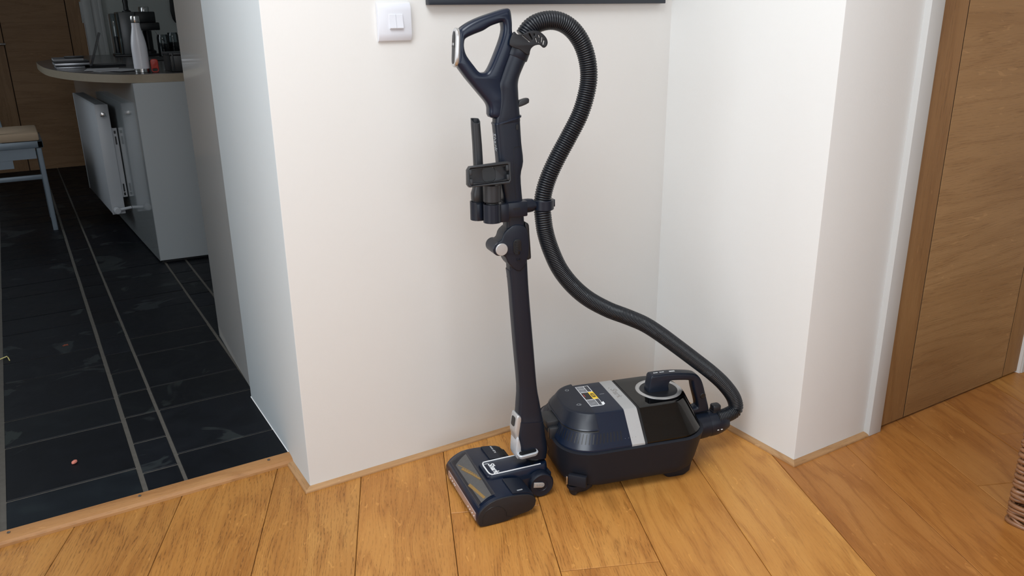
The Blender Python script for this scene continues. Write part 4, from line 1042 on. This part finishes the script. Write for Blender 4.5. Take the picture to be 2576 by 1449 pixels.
# slanted mouth
rings.append([p+Vector((0, 0, 0.014-0.62*max(0, -(p-hp(0, 0.012, 0)).dot(HL)+0.006)-0.08*max(0, (p-hp(0.050, 0, 0)).dot(HB)))) for p in rings[-1]])
inner = [p.lerp(sum(rings[-1], Vector())/24, 0.22) for p in rings[-1]]
rings += [inner, [p-Vector((0, 0, 0.03)) for p in inner]]
part('tool_body', mb.loft(rings), M_GREYP, ct, ang=50)
part('collar', MB().lathe(hp(0.060, 0.012, 0.735), [(0.0150, -0.004), (0.0155, -0.003), (0.0155, 0.034), (0.0150, 0.035)], 24), M_DARK, ct)
db = thing('upholstery_nozzle', 'square dark grey upholstery nozzle held open side out in the holder on the vacuum wand', 'vacuum tool', hp(0.079, -0.026, 0.735))
part('stem', MB().lathe(hp(0.0800, -0.026, 0.733), [(0.0140, 0), (0.0140, 0.041), (0.0180, 0.0425), (0.0205, 0.045), (0.0205, 0.082)], 30), M_GREYP, db)
# nozzle head faces out and a little down
nz = frame(hp(0.0680, -0.041, 0.8410), HB+Vector((0, 0, 0.035)), Vector((0, 0, 1))+HB*0.08+HL*0.12)
o_pl = [(-0.049, -0.0220), (-0.0530, -0.0160), (-0.0500, 0.0160), (-0.0440, 0.0235), (0.0440, 0.0250), (0.0510, 0.0220), (0.0490, -0.0180), (0.0440, -0.0245)]
mb = slab(o_pl, [rrect(-0.0470, 0.0460, -0.0185, 0.0185, 0.004, 4)], depth=0.016, bev=0.0015, M=nz, k=1)
part('nozzle_rim', mb, M_GREYP, db, ang=40)
mb = slab([(-0.048, -0.019), (-0.048, 0.019), (0.047, 0.0195), (0.047, -0.019)], [rrect(-0.014, 0.017, -0.0165, 0.0165, 0.010, 6)], depth=0.002, bev=0.0004, M=nz @ Matrix.Translation((0, 0, -0.005)), k=1)
part('nozzle_floor', mb, M_DARK, db)
part('nozzle_throat', MB().lathe(nz @ Vector((0.0015, 0, -0.005)), [(0.0175, 0), (0.0168, -0.005), (0.014, -0.0065), (0.0138, -0.0066)], 26, ax=(nz.to_3x3() @ Vector((0, 0, 1)))), M_BLACK, db)
for sg in (1, -1):
    pl = [(-0.0460, 0.0175*sg), (-0.0460, 0.0125*sg), (-0.0300, 0.0150*sg), (0.0, 0.0160*sg), (0.0300, 0.0150*sg), (0.0450, 0.0125*sg), (0.0450, 0.0175*sg)]
    if sg < 0: pl = pl[::-1]
    part('lint_strip', slab(pl, depth=0.010, bev=0.0006, M=nz, k=1), M_BLACK, db)
for x in (-0.0440, 0.0430):
    for y in (0.0105, -0.0105):
        part('side_rib', MB().box((x-0.0035, y-0.0065, -0.004), (x+0.0035, y+0.0065, 0.0075), 0.0008, M=nz), M_GREYP, db)
part('nozzle_back', MB().lathe(hp(0.0790, -0.0150, 0.790), [(0.0125, 0), (0.0130, 0.01), (0.0130, 0.055), (0.010, 0.062)], 26), M_GREYP, db)

# ================================================================== things on the walls and the floor
sw = thing('light_switch', 'white two gang light switch on the cream wall', 'light switch', (0.7985, YW, 1.162))
fy = YW-0.012
mb = MB().box((0.7575, YW-0.0065, 1.1195), (0.8395, YW, 1.2045), 0.002)
part('back_box', mb, M_SWITCH, sw)
mb = MB(); rings = []
for k, z in enumerate((1.1185, 1.1205, 1.1280, 1.1360, 1.1870, 1.1960, 1.2035, 1.2052)):
    y = (YW-0.0035, YW-0.0066, YW-0.0104, YW-0.0118, YW-0.0118, YW-0.0106, YW-0.0068, YW-0.0036)[k]
    rings.append([Vector((0.7570, y, z)), Vector((0.7590, y-0.0006, z)), Vector((0.8385, y-0.0006, z)), Vector((0.8405, y, z)), Vector((0.8405, YW-0.002, z)), Vector((0.7570, YW-0.002, z))])
part('face_plate', mb.loft(rings), M_SWITCH, sw, ang=25)
for x0, x1 in ((0.7842, 0.8001), (0.8007, 0.8175)):
    mb = MB(); prof = [(1.1470, 0.0), (1.1470, 0.0052), (1.1486, 0.0060), (1.1630, 0.0034), (1.1785, 0.0022), (1.1795, 0.0)]
    mb.loft([[Vector((x, fy-q, z)) for z, q in prof] for x in (x0, x0+0.0006, x1-0.0006, x1)])
    part('rocker', mb, M_SWITCH, sw, ang=25)
for x in (0.7698, 0.8303):
    part('screw', MB().lathe((x, fy+0.001, 1.1626), [(0.0040, 0), (0.0040, 0.0012), (0.0028, 0.0014), (0.0026, 0.0008), (0.001, 0.0006)], 16, ax=(0, -1, 0)), M_SCREW, sw)
pf = thing('picture_frame', 'black framed picture whose lower edge hangs above the vacuum hose', 'picture', (1.2506, YW, 1.199))
fx0, fx1, fz0, fz1 = 0.884, 1.6175, 1.1990, 1.72
fyf = YW-0.022
part('bottom_rail', MB().box((fx0, fyf, fz0), (fx1, YW-0.002, fz0+0.022), 0.0012), M_FRAME, pf)
part('top_rail', MB().box((fx0, fyf, fz1-0.022), (fx1, YW-0.002, fz1), 0.0012), M_FRAME, pf)
part('side_rail', MB().box((fx0, fyf, fz0+0.022), (fx0+0.022, YW-0.002, fz1-0.022), 0.0012), M_FRAME, pf)
part('side_rail', MB().box((fx1-0.022, fyf, fz0+0.022), (fx1, YW-0.002, fz1-0.022), 0.0012), M_FRAME, pf)
part('picture', MB().box((fx0+0.022, YW-0.012, fz0+0.022), (fx1-0.022, YW-0.004, fz1-0.022)), M_PIC, pf)

# wicker basket at the right edge: stakes and woven rods
bk = thing('wicker_basket', 'brown wicker basket standing on the oak boards at the right edge', 'basket', (2.06, 0.62, 0))
bx0, bx1, by0, by1 = 1.884, 2.26, 0.42, 0.815
def rim_path(z, ph, amp=0.006, grow=0.0, r=0.0):
    per = []
    st = 0.036
    nx, ny = round((bx1-bx0)/st), round((by1-by0)/st)
    P = []
    for i in range(ny): P.append((bx0, by1-(by1-by0)*i/ny, -1, 0, i))
    for i in range(nx): P.append((bx0+(bx1-bx0)*i/nx, by0, 0, -1, i+ny))
    for i in range(ny): P.append((bx1, by0+(by1-by0)*i/ny, 1, 0, i+ny+nx))
    for i in range(nx): P.append((bx1-(bx1-bx0)*i/nx, by1, 0, 1, i+2*ny+nx))
    return P
RP = rim_path(0, 0); RP = RP[25:]+RP[:25]
def rod(z, ph, wob, rad):
    pts = []; n = len(RP)
    for i, (x, y, a, b, k) in enumerate(RP):
        nxt = RP[(i+1) % n]
        cnr = (a, b) != (RP[i-1][2], RP[i-1][3])
        s = (1 if (k+ph) % 2 else -1)*0.0052
        if cnr: s = 0.005; a, b = (a+RP[i-1][2])*0.8, (b+RP[i-1][3])*0.8
        pts.append((x+a*s, y+b*s, z+0.0025*math.sin(i*0.9+wob)))
    pts = [tuple(v) for v in smooth_line(pts, True, 5)]; pts.append(pts[0])
    return MB().tube(pts, rad, 9, False)
rnd = random.Random(3)
z = 0.0065; k = 0
part('base_rod', rod(0.006, 0, 0.5, 0.0058), M_WICK, bk, None, 65)
for q in range(3): 
    mb = rod(0.024+0.0085*q, q, q, 0.0046); part('base_rod', mb, M_WICK, bk, None, 65)
z = 0.052; k = 0
while z < 0.36:
    part('woven_rod', rod(z, k, rnd.uniform(0, 6), rnd.uniform(0.0050, 0.0062)), M_WICK, bk, None, 65)
    z += rnd.uniform(0.0118, 0.0138); k += 1
for i, (x, y, a, b, kk) in enumerate(RP):
    part('stake', MB().cyl((x, y, 0.004), (x, y, 0.365), 0.0036, n=6), M_WICK, bk, None, 65)
# crossed rods in the foot border
for i in range(0, 11):
    y = by1-0.036*i
    part('border_rod', MB().tube([(bx0-0.004, y, 0.020), (bx0-0.006, y-0.018, 0.012), (bx0-0.002, y-0.036, 0.005)], 0.0042, 6), M_WICK, bk, None, 65)
part('rim', rod(0.370, 0, 0, 0.008), M_WICK, bk, None, 65)
part('base', MB().box((bx0+0.002, by0+0.002, 0.004), (bx1-0.002, by1-0.002, 0.012)), M_WICK, bk, None, 65)

# crumbs on the slate
zt = 0.0157
mb = MB().lathe((-0.030, 2.312, zt-0.0008), [(0.004, 0), (0.0075, 0.002), (0.0070, 0.006), (0.003, 0.0085)], 10)
for v in mb.b.verts: v.co.x += 0.15*(v.co.y-2.312); v.co.y += 0.3*(v.co.x+0.03)
solo('crumb', mb, M_PINK, 'small pink crumb on the slate floor near the threshold', 'crumb')
mb = MB().poly([(-0.010, -0.004), (-0.003, 0.001), (-0.004, 0.007), (0.003, 0.004), (0.010, 0.006), (0.008, -0.001), (0.011, -0.006), (0.001, -0.004), (-0.005, -0.009)], (0, 0.0025), Matrix.Translation((0.007, 3.28, zt-0.0006)))
solo('leaf', mb, M_LEAF, 'scrap of red brown dry leaf on the slate floor', 'leaf')
mb = MB().tube([(-0.235, 3.236, zt+0.001), (-0.205, 3.249, zt+0.004), (-0.181, 3.262, zt+0.006), (-0.178, 3.256, zt+0.003), (-0.174, 3.228, zt+0.001)], 0.0019, 6)
solo('straw', mb, M_STRAW, 'bent yellow straw of dry grass on the slate at the left edge', 'straw')

# ================================================================== kitchen
tc = thing('tall_cabinet', 'tall glossy grey cabinet side just inside the kitchen opening', 'cabinet', (0.80, 2.8, 0.0155))
mb = MB(); 
mb.poly([(0.5035, 2.475), (0.5215, 3.062), (1.12, 3.06), (1.12, 2.475)], (0.0155, 2.2))
part('side_panel', mb, M_CABT, tc)
pn = thing('kitchen_peninsula', 'pale grey kitchen peninsula with a white end panel under a dark worktop', 'kitchen unit', (0.7, 5.4, 0.0155))
def sidex(y): return 0.489-(y-4.233)*0.0436
part('end_panel', MB().poly([(0.491, 4.216), (0.4905, 4.236), (1.30, 4.236-0.075), (1.30, 4.216-0.075)], (0.030, 0.888)), M_CABM, pn)
part('side_panel', MB().poly([(0.4895, 4.222), (sidex(6.55), 6.55), (sidex(6.55)+0.03, 6.55), (0.520, 4.240)], (0.026, 0.888)), M_CAB, pn, 'glossy side panel')
part('carcass', MB().poly([(0.525, 4.26), (sidex(6.5)+0.04, 6.5), (1.30, 6.5), (1.30, 4.20)], (0.024, 0.886)), M_CABM, pn)
part('plinth', MB().poly([(0.500, 4.232), (sidex(6.5)+0.012, 6.5), (1.30, 6.5), (1.30, 4.170)], (0.0155, 0.030)), M_BLACK, pn)
wt = [(1.32, 4.140), (0.721, 4.196), (0.601, 4.208), (0.500, 4.238), (0.420, 4.320), (0.340, 4.455), (0.270, 4.640), (0.218, 4.860), (0.180, 5.15), (0.165, 5.60), (0.165, 5.9), (0.40, 6.62), (1.32, 6.62)]
out = []
for i, p in enumerate(wt): out.append(p)
sm = [out[0]] + [(v.x, v.y) for v in smooth_line([(p[0], p[1], 0) for p in out[1:11]], False, 4)] + out[11:]
part('worktop_edge', MB().poly(sm, (0.8885, 0.9260)), M_WEDGE, pn, 'beige worktop edge')
part('worktop', MB().poly(sm, (0.9260, 0.9285)), M_WTOP, pn, 'dark polished worktop')
ZT = 0.9285
# radiator on the peninsula side
rd = thing('radiator', 'white panel radiator on the side of the kitchen peninsula', 'radiator', (0.40, 5.4, 0.13))
ru = Vector((-0.0436, 1.0, 0)).normalized(); rn = Vector((-ru.y, ru.x, 0))   # along, away from the panel (towards -x)
R0 = Vector((sidex(4.88)-0.032, 4.88, 0))
def rp(a, b, z): return R0 + ru*a + rn*b + Vector((0, 0, z))
def rbox(lo, hi, bev=0.002):
    mb = MB().box(lo, hi, bev)
    for v in mb.b.verts: v.co = rp(*v.co)
    return mb
part('front_panel', rbox((0.004, 0.052, 0.150), (0.90, 0.064, 0.735)), M_RAD, rd)
part('back_panel', rbox((0.004, 0.0, 0.150), (0.90, 0.012, 0.735)), M_RAD, rd)
part('end_cover', rbox((0.0, 0.0, 0.148), (0.006, 0.066, 0.742)), M_RAD, rd)
part('end_cover', rbox((0.898, 0.0, 0.148), (0.904, 0.066, 0.742)), M_RAD, rd)
part('top_grille', rbox((0.004, 0.004, 0.735), (0.90, 0.062, 0.742), 0.001), M_RAD, rd)
for k in range(20): part('grille_slot', rbox((0.025+0.043*k, 0.010, 0.7415), (0.050+0.043*k, 0.056, 0.7426), 0), M_APPL, rd)
mb = MB().lathe(rp(-0.001, 0.030, 0.690), [(0.019, 0), (0.019, 0.004), (0.016, 0.005)], 24, ax=-ru)
part('tapping', mb, M_RAD, rd)
part('air_vent', MB().lathe(rp(-0.004, 0.030, 0.690), [(0.0125, 0), (0.0125, 0.004), (0.007, 0.006)], 20, ax=-ru), M_STEEL, rd)
part('vent_slot', rbox((-0.0062, 0.016, 0.6795), (-0.0030, 0.044, 0.6860), 0), M_APPL, rd)
mb = rbox((0.075, -0.014, 0.260), (0.079, 0.0, 0.610)); part('wall_bracket', mb, M_RAD, rd)
mb = rbox((0.030, -0.006, 0.235), (0.034, -0.026, 0.610)); part('wall_bracket', mb, M_RAD, rd)
for z in (0.250, 0.590): part('bracket_hole', rbox((0.0285, -0.021, z-0.008), (0.030, -0.011, z+0.008), 0), M_BLACK, rd)
for z in (0.285, 0.545): part('bracket_slot', rbox((0.0285, -0.020, z-0.022), (0.030, -0.012, z+0.022), 0), M_BLACK, rd)
part('valve', MB().lathe(rp(-0.004, 0.045, 0.175), [(0.014, 0), (0.014, 0.012), (0.018, 0.014), (0.018, 0.045), (0.014, 0.048)], 22, ax=-ru), M_RAD, rd)
part('pipe', MB().tube([rp(-0.018, 0.044, 0.175), rp(-0.019, 0.02, 0.176), rp(-0.019, -0.031, 0.181)], 0.0078, 10), M_RAD, rd)

# chair at the left edge
ch = thing('dining_chair', 'grey metal chair with a beige seat on the dark slate', 'chair', (-0.13, 5.45, 0.0155))
cx0, cx1, cy0, cy1 = -0.35, 0.100, 5.275, 5.68
part('seat', MB().box((cx0, cy0-0.003, 0.531), (0.090, cy1, 0.577), 0.010), M_SEAT, ch, 'beige seat pad')
part('seat_frame', MB().box((cx0, cy0, 0.492), (0.103, cy0+0.03, 0.530), 0.003).box((0.075, cy0, 0.492), (0.103, cy1, 0.530), 0.003).box((cx0, cy1-0.03, 0.492), (0.103, cy1, 0.530), 0.003), M_CHAIR, ch)
part('apron', MB().box((cx0, cy0+0.010, 0.432), (0.060, cy0+0.022, 0.492)), M_CHAIR, ch)
part('side_panel', MB().box((cx0, cy0+0.012, 0.386), (-0.058, cy0+0.020, 0.440)), M_CHAIR, ch)
def leg(x, y, dx): return MB().loft([[Vector((x+dx*(1-k)+a, y+b, z)) for a, b in rrect(-0.013, 0.013, -0.013, 0.013, 0.004, 3)] for z, k in ((0.0155, 0.0), (0.49, 1.0))])
for x, y, dx in ((0.079, cy0+0.013, 0.005), (0.079, cy1-0.02, 0.005), (cx0+0.013, cy0+0.013, -0.01), (cx0+0.013, cy1-0.02, -0.01)):
    part('leg', leg(x, y, dx), M_CHAIR, ch)
part('stretcher', MB().box((cx0, cy0+0.004, 0.315), (0.072, cy0+0.022, 0.341), 0.003), M_CHAIR, ch)
part('stretcher', MB().box((0.070, cy0+0.02, 0.360), (0.090, cy1-0.02, 0.386), 0.003), M_CHAIR, ch)
part('stretcher', MB().box((cx0, cy1-0.03, 0.40), (0.072, cy1-0.01, 0.43), 0.003), M_CHAIR, ch)
part('back_post', MB().loft([[Vector((-0.108+a-0.045*k, cy0+0.015+b, z)) for a, b in rrect(-0.016, 0.016, -0.012, 0.012, 0.003, 3)] for z, k in ((0.53, 0), (0.98, 1))]), M_CHAIR, ch)
part('back_post', MB().loft([[Vector((-0.085+a-0.05*k, cy1-0.02+b, z)) for a, b in rrect(-0.012, 0.012, -0.012, 0.012, 0.003, 3)] for z, k in ((0.53, 0), (0.98, 1))]), M_CHAIR, ch)
part('back_rest', MB().box((-0.165, cy0+0.02, 0.86), (-0.145, cy1-0.02, 0.98), 0.004), M_CHAIR, ch)

# things on the worktop
bt = thing('water_bottle', 'white steel water bottle with a chrome cap on the kitchen worktop', 'bottle', (0.556, 4.33, ZT))
part('body', MB().lathe((0.556, 4.33, ZT), [(0.0335, 0.0172), (0.0350, 0.0191), (0.0350, 0.1098), (0.0335, 0.1337), (0.0290, 0.1623), (0.0235, 0.1862), (0.0195, 0.2053), (0.0185, 0.2216), (0.0180, 0.2254)], 32), M_BOTTLE, bt)
part('base_band', MB().lathe((0.556, 4.33, ZT), [(0.0325, 0.0000), (0.0345, 0.0019), (0.0347, 0.0186)], 32), M_STEEL, bt, 'bare steel foot')
part('cap', MB().lathe((0.556, 4.33, ZT), [(0.0190, 0.2263), (0.0200, 0.2282), (0.0200, 0.2521), (0.0185, 0.2559), (0.010, 0.2569)], 28), M_STEEL, bt, 'chrome cap')
rg = thing('gadget', 'small red plastic gadget beside the white bottle', 'gadget', (0.6085, 4.30, ZT))
mb = slab(rrect(-0.017, 0.017, 0.0, 0.062, 0.012, 6), [rrect(-0.011, 0.011, 0.006, 0.018, 0.005, 5)], depth=0.018, bev=0.004, M=frame((0.6085, 4.30, ZT), (1, -0.1, 0), (0, 0, 1)), k=1)
part('case', mb, M_RED, rg, ang=50)
part('button', MB().lathe((0.6085, 4.2905, ZT+0.040), [(0.008, 0), (0.008, 0.001), (0.005, 0.0016)], 16, ax=(0, -1, 0)), M_RED, rg)
ds = thing('black_container', 'black plastic box with a pale rim at the end of the worktop', 'box', (0.72, 4.33, ZT))
bxl = MB().box((0.678, 4.27, ZT), (0.86, 4.47, ZT+0.075), 0.004); part('body', bxl, M_BLACK, ds)
part('lid', MB().box((0.674, 4.266, ZT+0.0755), (0.864, 4.474, ZT+0.088), 0.003), M_DARK, ds)
part('corner_clip', MB().box((0.684, 4.262, ZT+0.004), (0.692, 4.27, ZT+0.086), 0.001), M_GREYP, ds)
# laptops and papers
def laptop(z, h, x0, x1, y0, y1, mat, label, name='laptop'):
    o = thing(name, label, 'laptop', ((x0+x1)/2, (y0+y1)/2, z))
    part('base', MB().box((x0, y0, z), (x1, y1, z+h*0.55), 0.002), mat, o)
    part('lid', MB().box((x0, y0, z+h*0.62), (x1, y1, z+h), 0.002), M_DARK if mat is M_LAPA else mat, o)
    part('hinge', MB().cyl((x0+0.02, y1, z+h*0.55), (x1-0.02, y1, z+h*0.55), h*0.22, n=8), M_DARK, o)
    return o
laptop(ZT, 0.014, 0.225, 0.360, 4.96, 5.16, M_LAPA, 'closed thin laptop at the bottom of the pile on the worktop')
laptop(ZT+0.0142, 0.022, 0.220, 0.385, 4.97, 5.18, M_LAPA, 'closed silver edged laptop in the middle of the pile')
nb = thing('notebook', 'dark covered notebook lying on top of the laptop pile', 'notebook', (0.30, 5.08, ZT+0.0363))
part('pages', MB().box((0.220, 4.99, ZT+0.0378), (0.360, 5.17, ZT+0.0480)), M_PAPER, nb)
part('cover', MB().box((0.218, 4.988, ZT+0.0362), (0.362, 5.172, ZT+0.0378)).box((0.218, 4.988, ZT+0.0480), (0.362, 5.172, ZT+0.0496)), M_DARK, nb)
ph = solo('phone', MB().box((0.275, 5.0, ZT+0.0497), (0.365, 5.10, ZT+0.0580), 0.003), M_BLACK, 'black phone lying on the notebook', 'phone')
sl = thing('open_laptop', 'thin open laptop seen edge on behind the pile of laptops', 'laptop', (0.40, 4.95, ZT))
part('base', MB().poly([(0.385, 4.93), (0.56, 4.98), (0.545, 5.16), (0.37, 5.11)], (ZT, ZT+0.011)), M_DARK, sl)
mb = MB().box((-0.003, 0.0, 0.0), (0.003, 0.24, 0.175), 0.001, M=Matrix.Translation((0.388, 4.90, ZT+0.012)) @ Matrix.Rotation(R(-4), 4, 'Z') @ Matrix.Rotation(R(21), 4, 'Y'))
part('screen', mb, M_GREYP, sl)
for i, (x, y, a) in enumerate(((0.44, 4.62, 14), (0.415, 4.70, -9), (0.49, 4.56, 30))):
    mb = MB().box((-0.075, -0.10, 0), (0.075, 0.10, 0.0014), M=Matrix.Translation((x, y, ZT+0.0002+0.0016*i)) @ Matrix.Rotation(R(a), 4, 'Z'))
    solo('paper_sheet', mb, M_PAPER, ('lowest loose sheet of paper on the dark worktop', 'middle loose sheet of paper nearest the laptops', 'top loose sheet of paper left of the white bottle')[i], 'paper', 'loose papers on the worktop')
# coffee machine, grinder, jars
cm = thing('coffee_machine', 'dark steel coffee machine with a clear water tank at the back of the worktop', 'coffee machine', (0.74, 6.30, ZT))
part('body', MB().box((0.700, 6.20, ZT), (0.800, 6.45, ZT+0.285), 0.006), M_APPL, cm)
part('water_tank', MB().box((0.652, 6.22, ZT+0.015), (0.698, 6.42, ZT+0.275), 0.006), M_GLASSJ, cm)
part('tank_foot', MB().box((0.652, 6.21, ZT), (0.700, 6.43, ZT+0.014), 0.003), M_BLACK, cm)
part('water_filter', MB().lathe((0.674, 6.30, ZT+0.02), [(0.014, 0), (0.014, 0.10), (0.010, 0.11)], 16), M_DARK, cm)
part('drip_tray', MB().box((0.640, 6.18, ZT), (0.99, 6.2, ZT+0.014), 0.003), M_BLACK, cm)
part('group_head', MB().box((0.820, 6.22, ZT+0.165), (0.95, 6.40, ZT+0.215), 0.006).box((0.80, 6.22, ZT+0.215), (0.93, 6.42, ZT+0.285), 0.006), M_BLACK, cm)
part('steam_pipe', MB().tube([(0.915, 6.21, ZT+0.165), (0.935, 6.20, ZT+0.12), (0.975, 6.19, ZT+0.085)], 0.005, 8), M_STEEL, cm)
tp = thing('tamper', 'dark tamper standing on top of the coffee machine', 'tamper', (0.765, 6.3, ZT+0.2850))
part('grip', MB().lathe((0.765, 6.3, ZT+0.28505), [(0.028, 0), (0.028, 0.006), (0.017, 0.012), (0.015, 0.04), (0.018, 0.07), (0.014, 0.082)], 20), M_BLACK, tp)
gr = thing('coffee_grinder', 'coffee grinder with a steel hopper behind the white bottle', 'grinder', (0.905, 6.52, ZT))
part('column', MB().lathe((0.905, 6.52, ZT), [(0.045, 0), (0.045, 0.02), (0.030, 0.03), (0.030, 0.16)], 24), M_BLACK, gr)
part('neck', MB().lathe((0.905, 6.52, ZT), [(0.030, 0.161), (0.055, 0.18), (0.056, 0.20), (0.042, 0.21)], 24), M_BLACK, gr)
part('hopper', MB().lathe((0.905, 6.52, ZT), [(0.038, 0.2105), (0.043, 0.27), (0.043, 0.285)], 24), M_APPL, gr)
part('lid', MB().lathe((0.905, 6.52, ZT), [(0.034, 0.286), (0.035, 0.312), (0.031, 0.320)], 24), M_STEEL, gr)
for i, (x, y, h, lb) in enumerate(((0.925, 6.02, 0.14, 'glass jar with dark coffee left of the other jar behind the white bottle'), (1.000, 6.08, 0.15, 'taller glass jar with dark coffee beside the wall end of the worktop'))):
    j = thing('glass_jar', lb, 'jar', (x, y, ZT), 'coffee jars on the worktop')
    part('glass', MB().lathe((x, y, ZT), [(0.034, 0), (0.036, 0.004), (0.036, h-0.02), (0.030, h)], 24), M_GLASSJ, j)
    part('coffee', MB().lathe((x, y, ZT+0.004), [(0.033, 0), (0.033, h*0.55), (0.030, h*0.56)], 20), M_BLACK, j)
tr = solo('serving_tray', MB().box((0.73, 5.45, ZT), (1.05, 5.72, ZT+0.012), 0.004), M_BLACK, 'black tray lying between the bottle and the coffee machine', 'tray')
hg = thing('hanging_cloth', 'dark cloth hanging on the far kitchen wall beside the tall cabinet', 'cloth', (1.31, 7.6, 1.13))
mb = MB().loft([[Vector((1.31+a*k, 7.600+b*k, z)) for a, b in rrect(-0.05, 0.05, -0.012, 0.012, 0.01, 4)] for z, k in ((1.13, 0.45), (1.16, 0.8), (1.22, 1.0), (1.32, 0.9), (1.36, 0.5))])
part('cloth', mb, M_BLACK, hg)
part('loop', MB().tube([(1.31, 7.600, 1.36), (1.305, 7.603, 1.40), (1.315, 7.603, 1.40), (1.312, 7.600, 1.36)], 0.004, 6), M_BLACK, hg)
part('hook', MB().cyl((1.31, 7.62, 1.398), (1.31, 7.585, 1.398), 0.006, n=10), M_STEEL, hg)
